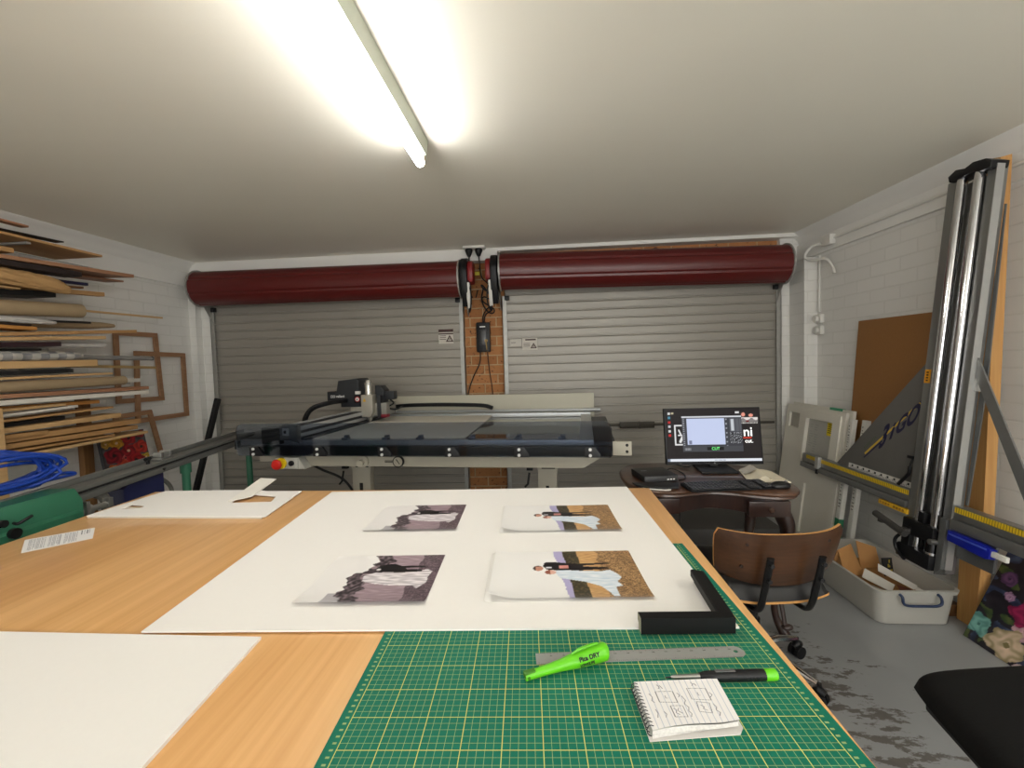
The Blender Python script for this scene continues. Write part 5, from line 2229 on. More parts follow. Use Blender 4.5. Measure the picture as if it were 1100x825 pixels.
b.build('lettering', mat('faint_print', (150, 150, 144), 0.6), ins_, smooth=0)
b = MB(MPn)
b.box(.535, .615, .80, .895, -.012, -.010)
ys_ = b.build('yellow_sticker', mat('sticker_yellow', (222, 196, 20), 0.5), t, smooth=0)
b = MB(MPn)
for r_ in range(5):
    b.box(.545, .60 - .008 * (r_ % 2), .82 + r_ * .014, .826 + r_ * .014, -.0105, -.0096)
b.build('lettering', mat('sticker_print', (120, 100, 10), 0.6), ys_, smooth=0)
b = MB()
Mq = lean_frame(1.938, 2.062, .99, 3.92)
b.M = Mq
b.box(0.02, .752, 0, 1.0, -.022, -.002, bev=.002)
o = b.build('pale_board', PALE, smooth=0)
tag(o, 'plain pale panel standing directly behind the panel with the yellow sticker', 'panel')
b = MB(Mq)
b.box(.50, .64, .985, 1.003, -.024, .0, bev=.001)
gt = b.build('green_tape', mat('green_tape', (60, 150, 110), 0.5), o)
# the two white battens standing at the near end of the stack
for x0, lb, xb in ((.768, 'white measuring batten with printed marks, standing against the stacked pale panels', 1.91), (.835, 'second white batten with a green band, standing behind the printed batten', 1.95)):
    Mb = lean_frame(xb, xb + .125, .98, 3.93)
    tt = thing('marked_batten' if x0 < .8 else 'white_batten', lb, 'batten', Mb @ V((x0, 0, 0)))
    b = MB(Mb)
    b.box(x0, x0 + .04, 0, .95, -.03, .0, bev=.002)
    b.build('strip', mat('white_strip', (214, 212, 204), 0.5), tt)
    b = MB(Mb)
    random.seed(5)
    y = .35
    while y < .92:
        h = random.uniform(.006, .02)
        b.box(x0 + .01, x0 + random.uniform(.018, .032), y, y + h * .5, 0, .0006)
        y += h + .006
    b.build('marks', mat('mark_grey', (120, 118, 114), 0.6), tt, smooth=0)
    if x0 < .8:
        b = MB(Mb)
        b.box(x0 - .001, x0 + .041, .14, .27, -.031, .001)
        b.build('green_band', mat('green_band', (40, 120, 84), 0.5), tt, smooth=0)

# ---- clear tub with offcuts
t = thing('storage_tub', 'translucent white storage tub of card offcuts on the floor by the side wall', 'tub', (1.82, 2.6, 0))
q = NT('translucent_plastic')
q.b.inputs['Base Color'].default_value = rgb(206, 204, 196)
q.b.inputs['Roughness'].default_value = .35
q.b.inputs['Transmission Weight'].default_value = .25
q.b.inputs['Alpha'].default_value = .86
TUBM = q.m


def rrect(x0, x1, y0, y1, r, n=6):
    out = []
    for cx_, cy_, a0 in ((x1 - r, y1 - r, 0), (x0 + r, y1 - r, 90), (x0 + r, y0 + r, 180), (x1 - r, y0 + r, 270)):
        for k in range(n + 1):
            a = math.radians(a0 + 90 * k / n)
            out.append((cx_ + r * math.cos(a), cy_ + r * math.sin(a)))
    return out


MTb = frame((1.635, 2.325, 0), (1, .01, 0), (-.02, 1, 0))
b = MB(MTb)
LX, LY = .395, .66
lay = [(.03, 0, .0), (.022, .004, 0), (.006, .16, 0), (-.004, .165, 0), (-.008, .185, 0), (.004, .188, 0), (.008, .18, 0), (.03, .01, 0)]
rg = []
for d_, z_, _ in lay:
    rg.append([b.bm.verts.new(MTb @ V((x, y, z_))) for x, y in rrect(d_, LX - d_, d_, LY - d_, .045)])
for a, c in zip(rg, rg[1:]):
    for i in range(len(a)):
        b.bm.faces.new((a[i], a[(i + 1) % len(a)], c[(i + 1) % len(a)], c[i]))
b.bm.faces.new(rg[0])
b.bm.faces.new(rg[-1])
b.build('tub_shell', TUBM, t, smooth=50)
HB = mat('navy_handle', (36, 52, 84), 0.4)
for y0, s in ((.0, -1), (LY, 1)):
    b = MB(MTb)
    yy = y0 + s * .022
    b.tube(smooth_path([(.10, y0 - s * .002, .172), (.10, yy, .165), (.105, yy, .135), (.13, yy, .122), (.21, yy, .12), (.265, yy, .122), (.285, yy, .135), (.28, yy, .165), (.28, y0 - s * .002, .172)], 4), .0065, 8)
    b.build('handle', HB, t)
KRAFT = mat('kraft_card', (186, 136, 82), 0.8, var=.06)
b = MB(MTb)
b.plate([(.04, .30, .10), (.18, .36, .098), (.20, .50, .22), (.10, .46, .20)], .004)
b.plate([(.20, .50, .22), (.10, .46, .20), (.05, .42, .13), (.08, .52, .12)], .003)
tag(b.build('kraft_card_flap', KRAFT, smooth=0), 'folded brown kraft card sticking up in the tub of offcuts', 'card')
b = MB(MTb)
b.plate([(.22, .44, .096), (.345, .46, .096), (.345, .50, .20), (.225, .49, .245)], .004)
tag(b.build('kraft_card', KRAFT, smooth=0), 'brown cardboard piece standing at the wall side of the tub of offcuts', 'card')
b = MB(MTb)
b.plate([(.285, .345, .096), (.345, .360, .096), (.345, .377, .19), (.285, .372, .19)], .004)
o = b.build('printed_card', BLACK_MATTE, smooth=0)
tag(o, 'dark printed card with yellow blotches standing in the tub', 'card')
b = MB(MTb)
for k, (x, z) in enumerate(((.32, .15), (.33, .12), (.31, .115), (.33, .172))):
    yq = .345 + .25 * (x - .285) + (z - .096) * .22 - .009
    b.plate([(x - .008, yq, z - .008), (x + .008, yq + .004, z - .01), (x + .01, yq + .009, z + .009), (x - .006, yq + .004, z + .008)], .0015)
b.build('blotches', mat('yellow_ink', (186, 160, 46), 0.6), o, smooth=0)
b = MB(MTb)
b.plate([(.11, .27, .125), (.17, .14, .105), (.225, .19, .12), (.16, .32, .15)], .003)
o = b.build('white_card', mat('white_card', (224, 220, 212), 0.7), smooth=0)
tag(o, 'small white card with faint print lying in the tub beside the kraft flap', 'card')
b = MB(MTb)
b.plate([(.21, .29, .15), (.275, .13, .125), (.325, .17, .125), (.245, .34, .17)], .003)
tag(b.build('blank_card', PAPER, smooth=0), 'blank white card slip lying in the tub beside the dark printed card', 'card')
b = MB(MTb)
b.plate([(.29, .15, .12), (.32, .05, .11), (.345, .07, .11), (.31, .19, .125)], .003)
tag(b.build('card_strip', PAPER, smooth=0), 'thin white strip of card near the front handle of the tub', 'card')
b = MB(MTb)
b.box(.05, .345, .06, .6, .012, .09)
tag(b.build('offcut_pile', KRAFT, smooth=0), 'flat brown card offcuts filling the bottom of the tub', 'card offcuts')
b = MB(MTb)
b.plate([(.23, .16, .10), (.30, .07, .098), (.335, .12, .10), (.26, .22, .105)], .003)
tag(b.build('red_brown_card', mat('red_brown_card', (120, 64, 44), 0.7), smooth=0), 'red brown card offcut lying under the white slips in the tub', 'card')
b = MB(MTb)
b.plate([(.05, .22, .105), (.12, .10, .10), (.19, .09, .10), (.12, .2, .112)], .003)
tag(b.build('grey_card', mat('grey_card', (150, 140, 126), 0.7), smooth=0), 'grey card offcut lying at the front of the tub', 'card')

# ---- floral canvas at the foot of the wall
FL = [(.50, .68, .13, (232, 214, 200), (190, 140, 120)), (.30, .48, .125, (170, 40, 90), (90, 16, 50)), (.28, .14, .16, (226, 200, 176), (120, 110, 70)), (.34, .34, .09, (214, 176, 180), (150, 110, 130)),
      (.66, .36, .10, (150, 196, 190), (70, 120, 120)), (.06, .18, .10, (130, 186, 176), (60, 110, 104)), (.10, .72, .07, (120, 80, 120), (60, 40, 70)), (.42, .0, .06, (214, 196, 196), (150, 120, 120)), (.16, .56, .05, (190, 150, 180), (110, 80, 110)),
      (.75, .75, .12, (200, 120, 130), (120, 50, 60)), (.85, .45, .12, (228, 210, 190), (150, 120, 90)), (.70, .10, .12, (140, 60, 90), (70, 26, 46)), (.9, .15, .1, (120, 170, 170), (60, 100, 104))]


def floral(u, v):
    for cx_, cy_, r_, c1, c2 in FL:
        du, dv = (u - cx_) * 1.25, v - cy_
        d = math.hypot(du, dv)
        a = math.atan2(dv, du)
        rr = r_ * (1 + .05 * math.sin(a * 6 + cx_ * 20) + .5 * nz(u * 13, v * 13, 1, cx_ * 9))
        if d < rr:
            k = .5 + .5 * math.sin(d / r_ * 9 + 6 * nz(u * 14, v * 14) + a) * .8
            k = k * .6 + .4 * (1 - d / rr)
            if d < r_ * .16:
                return c2
            return blend(c2, c1, k + .15)
    n1 = nz(u * 7 + 3 * nz(u * 3, v * 3), v * 7)
    if n1 > .22:
        return blend((40, 62, 36), (86, 96, 52), nz(u * 20, v * 20) + .5)
    if n1 < -.3:
        return blend((30, 36, 60), (70, 84, 110), nz(u * 18, v * 18) + .5)
    return blend((22, 20, 28), (44, 38, 46), nz(u * 12, v * 12) + .5)


PAINT = attr_mat('oil_paint', 0.45, spec=0.4)
ca, cb_ = V((1.985, 2.265, .002)), V((2.195, 2.275, .425))
cu_ = (cb_ - ca)
t = thing('flower_canvas', 'canvas painted with pale, magenta and teal flowers, leaning at the foot of the side wall', 'painting', (2.05, 2.0, 0))
cn = V((0, -1, 0)).cross(cu_).normalized()
if cn.x > 0:
    cn = -cn
CW = .62
picture('painted_front', PAINT, 150, 110, floral, lambda u, v: ca + V((0, -CW * u, 0)) + cu_ * v + cn * .0022, t)
b = MB()
b.plate([ca - cn * .018, ca - cn * .018 + V((0, -CW, 0)), ca - cn * .018 + V((0, -CW, 0)) + cu_, ca - cn * .018 + cu_], .02)
b.build('stretcher_bars', mat('canvas_edge', (52, 44, 46), 0.8), t, smooth=0)

# ---- black padded stool in the near corner
ST0, STx, STy = V((.885, 1.162, .6)), V((.305, .035, 0)).normalized(), V((-.045, -.30, 0)).normalized()
MSt = frame((ST0.x, ST0.y, 0), STx, -STy)
t = thing('padded_stool', 'black upholstered stool seat beside the near end of the workbench', 'stool', MSt @ V((.25, -.25, 0)))
SW = .50
b = MB(MSt)


def cush(u, v, top):
    x, y = u * SW, -v * SW
    e = (max(0, 1 - abs(2 * u - 1) ** 9) * max(0, 1 - abs(2 * v - 1) ** 9)) ** .35
    z = .545 + (.055 * e + .012 * (1 - (2 * u - 1) ** 2) * (1 - (2 * v - 1) ** 2) if top else -.02 * e)
    cr_ = .03
    k = 1 - .05 * (abs(2 * u - 1) * abs(2 * v - 1)) ** 4
    x = SW / 2 + (x - SW / 2) * k
    y = -SW / 2 + (y + SW / 2) * k
    return V((x, y, z))


for tp in (True, False):
    b.grid(40, 40, lambda u, v: cush(u, v, tp))
bmesh.ops.remove_doubles(b.bm, verts=b.bm.verts[:], dist=.0005)
b.build('cushion', mat('black_fabric', (14, 14, 14), 0.85, var=.2, scale=200, bump=.15, spec=.2), t, smooth=60)
b = MB(MSt)
b.box(.03, SW - .03, -SW + .03, -.03, .50, .535, bev=.005)
b.build('seat_base', BLACK_MATTE, t)
b = MB(MSt)
b.lathe([(.17, 0), (.17, .012), (.06, .03), (.03, .05), (.026, .30), (.026, .50)], 28, Matrix.Translation((SW / 2 + .03, -SW / 2 - .03, 0)))
b.build('pedestal', BLACK_PL, t)

# ---- conduit, cables and outlets on the side wall
b = MB()
ya, yb_ = 3.62, 1.6
zc_ = 2.245
b.tube([(xr(ya) - .045, ya, zc_), (xr(2.6) - .045, 2.6, zc_ - .003), (xr(yb_) - .045, yb_, zc_)], .010, 10)
tag(b.build('conduit_pipe', WHITE_PL), 'white conduit running along the wall plate under the cornice', 'conduit')
b = MB()
b.box(xr(3.6) - .075, xr(3.6) - .032, 3.52, 3.62, 2.20, 2.275, bev=.006)
tag(b.build('junction_box', WHITE_PL), 'white junction box at the end of the conduit near the corner', 'junction box')
b = MB()
x_ = xr(3.75)
b.tube(smooth_path([(x_ - .06, 3.635, 2.23), (x_ - .10, 3.70, 2.22), (x_ - .12, 3.74, 2.16), (x_ - .10, 3.70, 2.12), (x_ - .06, 3.58, 2.10), (x_ - .04, 3.53, 2.03), (x_ - .04, 3.51, 1.98)]), .011, 8)
tag(b.build('looped_cable', WHITE_PL), 'white cable looping down from the junction box near the corner', 'cable')
b = MB()
x_ = xr(3.72) - .012
b.tube(smooth_path([(x_ + .0, 3.735, 2.16), (x_, 3.74, 2.0), (x_ - .005, 3.735, 1.80), (x_, 3.74, 1.72)]), .008, 8)
tag(b.build('drop_cable', WHITE_PL), 'white cable dropping down the brick to the wall sockets', 'cable')
for z_, lb in ((1.665, 'upper of the two white wall sockets on the side wall near the corner'), (1.575, 'lower of the two white wall sockets on the side wall near the corner')):
    tt = thing('wall_socket', lb, 'wall socket', (xr(3.73), 3.73, z_), 'white wall sockets')
    b = MB()
    xx = xr(3.73)
    b.box(xx - .035, xx, 3.69, 3.78, z_ - .035, z_ + .035, bev=.01)
    b.build('box', WHITE_PL, tt)
    b = MB()
    b.cyl((xx - .055, 3.735, z_), (xx - .034, 3.735, z_), .026, n=18)
    b.build('plug', WHITE_PL, tt)
# ------------------------------------------------------------------ timber rack on the side wall: every board, roll and parcel
TAN = wood('pine_board', (198, 156, 104), (168, 124, 76), 'Y', 1.2, 0.6)
TAN2 = wood('pale_pine_board', (214, 178, 128), (190, 150, 100), 'Y', 1.2, 0.6)
PINK = wood('cedar_board', (176, 130, 98), (146, 100, 72), 'Y', 1.2, 0.55)
BROWN = wood('brown_board', (140, 98, 60), (108, 72, 42), 'Y', 1.2, 0.6)
ORNG = wood('orange_pine', (206, 148, 78), (176, 116, 52), 'Y', 1.0, 0.5)
DARKB = mat('dark_stained_board', (40, 30, 28), 0.5, var=.2, scale=20)
MARB = mat('dark_maroon_board', (50, 30, 34), 0.45, var=.2, scale=20)
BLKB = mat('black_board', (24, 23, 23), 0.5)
WHTB = mat('white_primed_board', (222, 216, 204), 0.55, var=.03)
KRAFTP = mat('kraft_paper', (186, 146, 96), 0.75, var=.1, scale=14)
KRAFT2 = mat('dull_kraft_paper', (160, 138, 106), 0.8, var=.08, scale=14)
POLY = mat('cloudy_polythene', (196, 192, 186), 0.3, var=.25, scale=18, spec=.7)
SILV2 = mat('grey_wrap', (150, 148, 144), 0.35, 0.2, var=.25, scale=26)
YS = 1.55          # where the stock runs on to, beyond the picture
MINT = 0


def ends(xf, ue, ve, v0):
    """Top front edge of a piece in the plane x=xf: level stretch beyond the picture, then the visible stretch to its end at (ue, ve)."""
    e, s_ = at(ue, ve, x=xf), at(0, v0, x=xf)
    if ue < 45:
        s_.z = e.z
    return V((xf, YS, s_.z)), s_, e


PREP = 'timber and mouldings stored on the wall rack'


def plank(name, label, cat, xf, ue, ve, v0, th, w_, m, slant=0.0, bev=.0015):
    secs = ends(xf, ue, ve, v0)
    b = MB()
    rg = []
    for i, p in enumerate(secs):
        sl = slant if i == 2 else 0
        rg.append([b.bm.verts.new(p + V((dx, -sl * (-dx) / w_, dz))) for dx, dz in ((0, -th), (0, 0), (-w_, 0), (-w_, -th))])
    for a, c in zip(rg, rg[1:]):
        for k in range(4):
            b.bm.faces.new((a[k], a[(k + 1) % 4], c[(k + 1) % 4], c[k]))
    b.bm.faces.new(rg[0][::-1])
    b.bm.faces.new(rg[-1])
    bmesh.ops.bevel(b.bm, geom=b.bm.edges[:], offset=bev, segments=1, affect='EDGES')
    o = b.build(name, m, smooth=25)
    return tag(o, label, cat, PREP)


def roll(name, label, cat, xf, ue, ve, v0, r_, m, end_m=None, lump=0.0, taper=0.0, flat=1.0, hollow=False):
    a0, a1, e = ends(xf, ue, ve, v0)
    d = (e - a1).normalized()
    n = 60
    b = MB()
    pts, rs = [], []
    for i in range(n + 1):
        k = i / n
        y = a0.y + (e.y - a0.y) * k
        z = a1.z if y < a1.y else a1.z + (e.z - a1.z) * (y - a1.y) / (e.y - a1.y)
        q_ = 1.0
        dz = 0
        if taper and k > 1 - taper:
            f_ = (k - 1 + taper) / taper
            q_ = max(.42, 1 - f_ ** 3 * .55)
            dz = -r_ * .55 * f_ ** 2 * (lump > .008)
        pts.append(V((xf - r_, y, z - r_ * flat + dz)))
        rs.append(r_ * q_)
    vs_ = b.tube(pts, rs, 30, flat=flat)
    if lump:
        for v in vs_:
            c_ = V((xf - r_, v.co.y, v.co.z))
            a_ = math.atan2(v.co.z - a1.z + r_, v.co.x - xf + r_)
            cr_ = abs(nz(v.co.y * 7 + a_ * 1.3, a_ * 1.6, 1, ue)) + .5 * abs(nz(v.co.y * 17 - a_ * 2, a_ * 3, 1, ve))
            v.co += V((math.cos(a_), 0, math.sin(a_))) * (-lump * 1.6 * cr_)
    if end_m:
        o_ = thing(name, label, cat, a0.lerp(e, .5) - V((0, 0, 2 * r_)), PREP)
        b.build('wrap' if not hollow else 'sheet', m, o_, smooth=50)
        b = MB()
        p = e - V((r_, 0, r_))
        b.cyl(p - d * .01, p + d * .004, r_ * .98 if not hollow else r_ * .8, n=20)
        b.build('end', end_m, o_)
        return o_
    o_ = b.build(name, m, smooth=40 if lump else 60)
    return tag(o_, label, cat, PREP)


B_ = 'board'
plank('moulding_length', 'short tan moulding just under the cornice, uppermost on the rack', B_, -2.98, 31, 242.3, 236.5, .012, .05, PINK)
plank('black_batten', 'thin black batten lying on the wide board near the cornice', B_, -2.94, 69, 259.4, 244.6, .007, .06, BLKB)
plank('wide_board', 'wide board with a dark shaded underside, second board from the cornice', B_, -2.88, 110, 274.0, 247.6, .014, .34, TAN)
plank('white_rod', 'white rod poking out under the wide board near the cornice', 'rod', -3.12, 46, 262.5, 251, .012, .012, WHTB)
plank('cedar_offcut', 'tan board end lying over the longer cedar board', B_, -2.90, 15, 266.8, 264.2, .026, .2, TAN)
plank('cedar_board', 'long cedar board with a pointed end, the longest one near the top of the rack', B_, -2.88, 144, 295, 272.5, .022, .26, PINK, slant=.05)
plank('cedar_board', 'second long cedar board directly under the pointed one', B_, -3.02, 133, 301.4, 283.0, .012, .12, PINK, slant=.02)
plank('dark_board', 'dark stained board above the kraft paper parcel', B_, -2.865, 88, 292.3, 277.6, .030, .12, DARKB)
roll('kraft_parcel', 'crumpled kraft paper parcel with a tapering end, upper part of the rack', 'parcel', -2.86, 81, 299.0, 283.6, .050, KRAFTP, None, .012, .16, .98)
plank('navy_stick', 'dark navy stick end poking out behind the kraft parcel', 'stick', -3.02, 95, 304.0, 292.5, .018, .02, mat('navy_stick', (34, 34, 70), 0.5))
plank('short_brown_board', 'short brown board end just under the navy stick', B_, -3.06, 90, 308.0, 300, .014, .03, BROWN)
plank('square_batten', 'square tan batten end jutting past the kraft parcel', B_, -3.03, 112.5, 314.2, 304, .027, .05, TAN)
plank('thin_tan_strip', 'thin tan strip directly under the kraft parcel', B_, -2.92, 22, 309.5, 308.6, .008, .05, TAN2)
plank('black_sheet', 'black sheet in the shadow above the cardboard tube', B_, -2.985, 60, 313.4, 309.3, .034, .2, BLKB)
roll('cardboard_tube', 'thick tan cardboard tube in the upper half of the rack', 'tube', -2.87, 92.5, 326.5, 320.8, .042, KRAFT2, mat('tube_end', (120, 100, 76), .8), hollow=True)
plank('long_dowel', 'thin pale dowel reaching furthest toward the roller door', 'dowel', -3.15, 175, 340.6, 324, .014, .014, TAN2)
roll('polythene_wrap', 'crumpled white polythene bundle under the cardboard tube', 'wrap', -2.87, 63, 343.5, 338.3, .019, POLY, None, .006, .12, .9)
plank('dark_strip', 'dark strip lying directly under the white polythene bundle', B_, -2.875, 34, 348.6, 346.6, .010, .1, DARKB)
roll('kraft_pack', 'dull kraft paper pack with a pointed end behind the polythene bundle', 'parcel', -2.99, 126, 345.5, 341.5, .030, KRAFT2, None, .003, .25, .85)
plank('dark_stick', 'dark stick lying in front of the pointed kraft pack', 'stick', -2.93, 98, 345.6, 341.5, .012, .02, BLKB)
plank('orange_board', 'orange pine board with visible grain, cut short under the polythene', B_, -2.865, 40, 351.2, 350.4, .019, .16, ORNG, slant=-.03)
plank('pine_board', 'long pine board ending against the corner of the hanging frame', B_, -2.90, 147, 354.3, 356.8, .020, .14, TAN)
plank('pine_board', 'pine board above the dark maroon board', B_, -2.88, 114, 360.9, 362.0, .020, .06, TAN2)
plank('maroon_board', 'dark maroon board beside the shiny grey wrap', B_, -2.865, 66, 367.2, 367.8, .026, .07, MARB)
roll('grey_wrap_roll', 'shiny grey polythene roll behind the maroon board', 'wrap', -2.95, 116, 367.4, 366.8, .019, POLY, None, .003, .04)
plank('black_block', 'small black block end over the checked wrap', 'block', -2.915, 45, 374.2, 374.4, .013, .03, BLKB)
CHK = NT('checked_wrap')
ck = CHK.n('ShaderNodeTexChecker')
ck.inputs['Scale'].default_value = 22
ck.inputs['Color1'].default_value = rgb(190, 186, 178)
ck.inputs['Color2'].default_value = rgb(104, 106, 112)
CHK.l(CHK.coords(), ck.inputs['Vector'])
CHK.l(CHK.mix(.35, ck.outputs['Color'], CHK.ramp(CHK.noise(CHK.coords(), 12), [(.4, rgb(120, 118, 116)), (.6, rgb(214, 210, 202))])), CHK.b.inputs['Base Color'])
CHK.b.inputs['Roughness'].default_value = .35
roll('checked_wrap', 'grey and white checked wrapping bundle at the middle of the rack', 'wrap', -2.865, 92, 377.2, 377.0, .029, CHK.m, None, .003, .08, .95)
roll('silver_tube', 'silver grey tube with a black end reaching past the hanging frames', 'tube', -2.99, 165, 382.5, 379.5, .017, SILV2, BLACK_PL, .0015)
plank('flat_tan_board', 'broad tan board under the checked wrap', B_, -2.86, 105, 386.3, 388.4, .040, .12, TAN2, slant=.02)
plank('green_tan_rod', 'slim greenish tan rod reaching past the hanging frames', 'rod', -3.0, 168, 393.6, 389.5, .019, .018, wood('khaki_rod', (168, 140, 92), (140, 114, 70), 'Y'))
plank('black_plank', 'black plank above the thin tan strip, mid rack', B_, -2.87, 79, 396.0, 398.8, .024, .12, BLKB)
plank('tan_strip', 'thin tan strip under the black plank', B_, -2.86, 121.5, 400.0, 405.6, .013, .10, TAN2)
roll('tan_paper_roll', 'long tan paper roll under the thin tan strip', 'roll', -2.86, 137, 403.6, 410.0, .0305, KRAFT2, mat('roll_end', (150, 120, 84), .8), hollow=True)
plank('white_board_end', 'white board end poking out behind the tan paper roll', B_, -3.0, 151, 406.4, 410.6, .026, .04, WHTB)
plank('cedar_plank', 'cedar plank under the tan paper roll', B_, -2.86, 160, 414.8, 424.0, .022, .14, PINK)
plank('white_plank', 'white primed plank, the broadest white one on the rack', B_, -2.86, 160, 418.9, 430.6, .026, .12, WHTB)
plank('pale_strip', 'pale strip under the broad white plank', B_, -2.855, 71, 433.1, 440.2, .014, .06, TAN2)
plank('cream_board', 'yellowish board end between the white planks', B_, -2.93, 107, 429.5, 437.2, .022, .06, ORNG)
plank('white_strip', 'narrow white strip, lowest of the white ones on the rack', B_, -2.855, 84, 435.0, 445.8, .014, .06, WHTB)
plank('tan_lath', 'thin tan lath over the dark gap low on the rack', B_, -2.86, 122, 436.4, 452.0, .012, .12, TAN)
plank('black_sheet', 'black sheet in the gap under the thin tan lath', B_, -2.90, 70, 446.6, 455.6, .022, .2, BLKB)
plank('thick_pine_plank', 'thick pale pine plank on top of the lowest bundle', B_, -2.86, 130, 443.6, 461.0, .028, .14, TAN2)
plank('pine_offcut', 'shorter pine offcut inside the lowest bundle', B_, -2.849, 52, 462.2, 468.4, .020, .0195, TAN)
plank('pine_plank', 'long pine plank in the middle of the lowest bundle', B_, -2.87, 151, 449.6, 470.6, .032, .14, TAN)
plank('notched_plank', 'pine plank under the long one in the lowest bundle', B_, -2.865, 148, 456.6, 478.5, .027, .14, TAN)
plank('short_lath', 'short lath near the bottom of the lowest bundle', B_, -2.855, 124, 466.4, 486.3, .012, .12, TAN)
plank('bottom_lath', 'pale lath at the very bottom of the rack, above the poppy painting', B_, -2.86, 159, 462.6, 492.5, .018, .16, TAN2)

# the rack itself: posts on the wall, arms and a front upright
t = thing('timber_rack', 'wooden wall rack that carries the boards along the side wall', 'rack', (-3.1, 2.3, 0))
RK = wood('rack_timber', (150, 108, 66), (116, 80, 46), 'Z', 1.2, 0.65)
for y in (2.93, 1.75):
    b = MB()
    b.box(xl(y) + .004, xl(y) + .05, y - .035, y + .035, 0, 1.22, bev=.003)
    b.build('wall_post', RK, t)
b = MB()
b.box(-2.845, -2.80, 2.02, 2.09, 0.0, 1.23, bev=.003)
b.build('front_post', TAN2, t)
b = MB()
b.box(xl(2.02) + .004, -2.846, 2.03, 2.08, .80, .86, bev=.003)
b.build('cross_arm', RK, t)
def arm_under(xf, ue, ve, v0, drop, y):
    a, m_, e = ends(xf, ue, ve, v0)
    z = m_.z if y < m_.y else m_.z + (e.z - m_.z) * (y - m_.y) / (e.y - m_.y)
    b = MB()
    b.box(xl(y) + .002, xf - .004, y - .012, y + .012, z - drop - .012, z - drop - .0005, bev=.001)
    b.build('bracket_arm', GALV, t)


arm_under(-3.15, 175, 340.6, 324, .014, 2.55)
arm_under(-3.0, 151, 406.4, 410.6, .026, 3.0)
arm_under(-2.96, 116, 367.4, 366.8, .038, 2.45)
arm_under(-2.90, 110, 274.0, 247.6, .024, 2.35)
arm_under(-3.0, 168, 393.6, 389.5, .019, 2.6)
b = MB()
b.box(-3.205, -3.05, 2.88, 3.3, .640, .665, bev=.003)
b.box(xl(2.93) + .045, -3.20, 2.90, 2.96, .635, .665, bev=.003)
b.build('ledge', RK, t)

# white painted upright board next to the post
b = MB()
b.box(xl(3.03) + .005, xl(3.03) + .02, 2.985, 3.06, 0, .93, bev=.002)
tag(b.build('white_upright', WHITE_PL), 'white upright strip standing against the brick beside the poppy painting', 'strip')

# ---- poppy canvas
PF = [(.62, .84, .17, (176, 34, 40), (110, 16, 26)), (.86, .56, .17, (196, 60, 44), (130, 26, 30)), (.24, .46, .20, (158, 30, 44), (84, 14, 26)), (.56, .52, .16, (170, 30, 40), (96, 14, 24)), (.34, .76, .15, (214, 160, 50), (170, 110, 30)),
      (.68, .24, .20, (172, 30, 34), (110, 14, 20)), (.40, .16, .16, (190, 70, 44), (140, 40, 24)), (.16, .12, .13, (200, 110, 50), (150, 70, 30)), (.92, .26, .11, (206, 176, 60), (150, 120, 30)), (.12, .78, .11, (206, 160, 70), (150, 110, 40)), (.46, .35, .10, (196, 96, 90), (150, 50, 50)), (.9, .9, .1, (150, 30, 34), (90, 16, 22))]


def poppies(u, v):
    if u < .03:
        return (60, 58, 60)
    for cx_, cy_, r_, c1, c2 in PF:
        d = math.hypot(u - cx_, (v - cy_) * 1.0)
        a = math.atan2(v - cy_, u - cx_)
        rr = r_ * (1 + .12 * math.sin(a * 5 + cx_ * 30))
        if d < rr:
            if d < r_ * .22:
                return (226, 190, 150) if (cx_ * 10) % 2 > 1 else (40, 20, 20)
            return blend(c1, c2, .4 + .6 * math.sin(d / r_ * 9 + a * 3 + 2 * nz(u * 9, v * 9)) * .6)
    return blend((46, 44, 48), (90, 86, 88), nz(u * 9, v * 9) + .5)


pa = V((-3.12, 2.90, .667))
Wc_, Hc_ = .36, .285
t = thing('poppy_canvas', 'canvas painted with red and yellow poppies, under the timber rack', 'painting', (pa.x, pa.y + .18, pa.z))
ul = V((-.05, 0, Hc_))
picture('painted_front', PAINT, 90, 72, poppies, lambda u, v: pa + V((.0006, Wc_ * u, 0)) + ul * v, t)
b = MB()
b.plate([pa + V((-.02, 0, 0)), pa + V((-.02, Wc_, 0)), pa + V((-.02, Wc_, 0)) + ul, pa + V((-.02, 0, 0)) + ul], .0195)
b.build('stretcher_bars', mat('grey_canvas_edge', (70, 68, 70), .8), t, smooth=0)

# ---- three empty wooden frames hung on the wall
FRW = wood('light_frame_wood', (172, 132, 98), (142, 102, 72), 'Y', 1.4, 0.55)


def hung_frame(px, label, w_, xoff):
    """px: the four outer corners seen, clockwise from the top at the rack end."""
    P = [at(u, v, x=XL + xoff) for u, v in px]
    P = [at(u, v, x=XL - .035 * (YB - q_.y) + xoff) for (u, v), q_ in zip(px, P)]
    c = sum(P, V((0, 0, 0))) / 4
    t_ = thing('picture_frame', label, 'picture frame', (c.x, c.y, min(p.z for p in P)), 'empty wooden frames on the wall')
    P = [V((XL - .035 * (YB - p.y) + xoff, p.y, p.z)) for p in P]
    I = []
    for i in range(4):
        a, p, n_ = P[i - 1], P[i], P[(i + 1) % 4]
        I.append(p + (a - p).normalized() * w_ + (n_ - p).normalized() * w_)
    for i, nm in enumerate(('rail', 'stile', 'rail', 'stile')):
        j = (i + 1) % 4
        b = MB()
        b.plate([P[i], P[j], I[j], I[i]], -.018)
        b.build(nm, FRW, t_, smooth=0)
    return t_


hung_frame([(120, 355), (167, 358), (175, 430), (124, 434)], 'empty wooden frame hung highest, over the long pine board', .036, .03)
hung_frame([(143, 377), (197, 379.5), (201.5, 446.5), (145, 455)], 'empty wooden frame hung nearest the roller door', .036, .058)
hung_frame([(120, 446), (161, 440), (176, 494), (128, 512)], 'empty wooden frame hung lowest, its lower edge behind the grey rail', .036, .088)

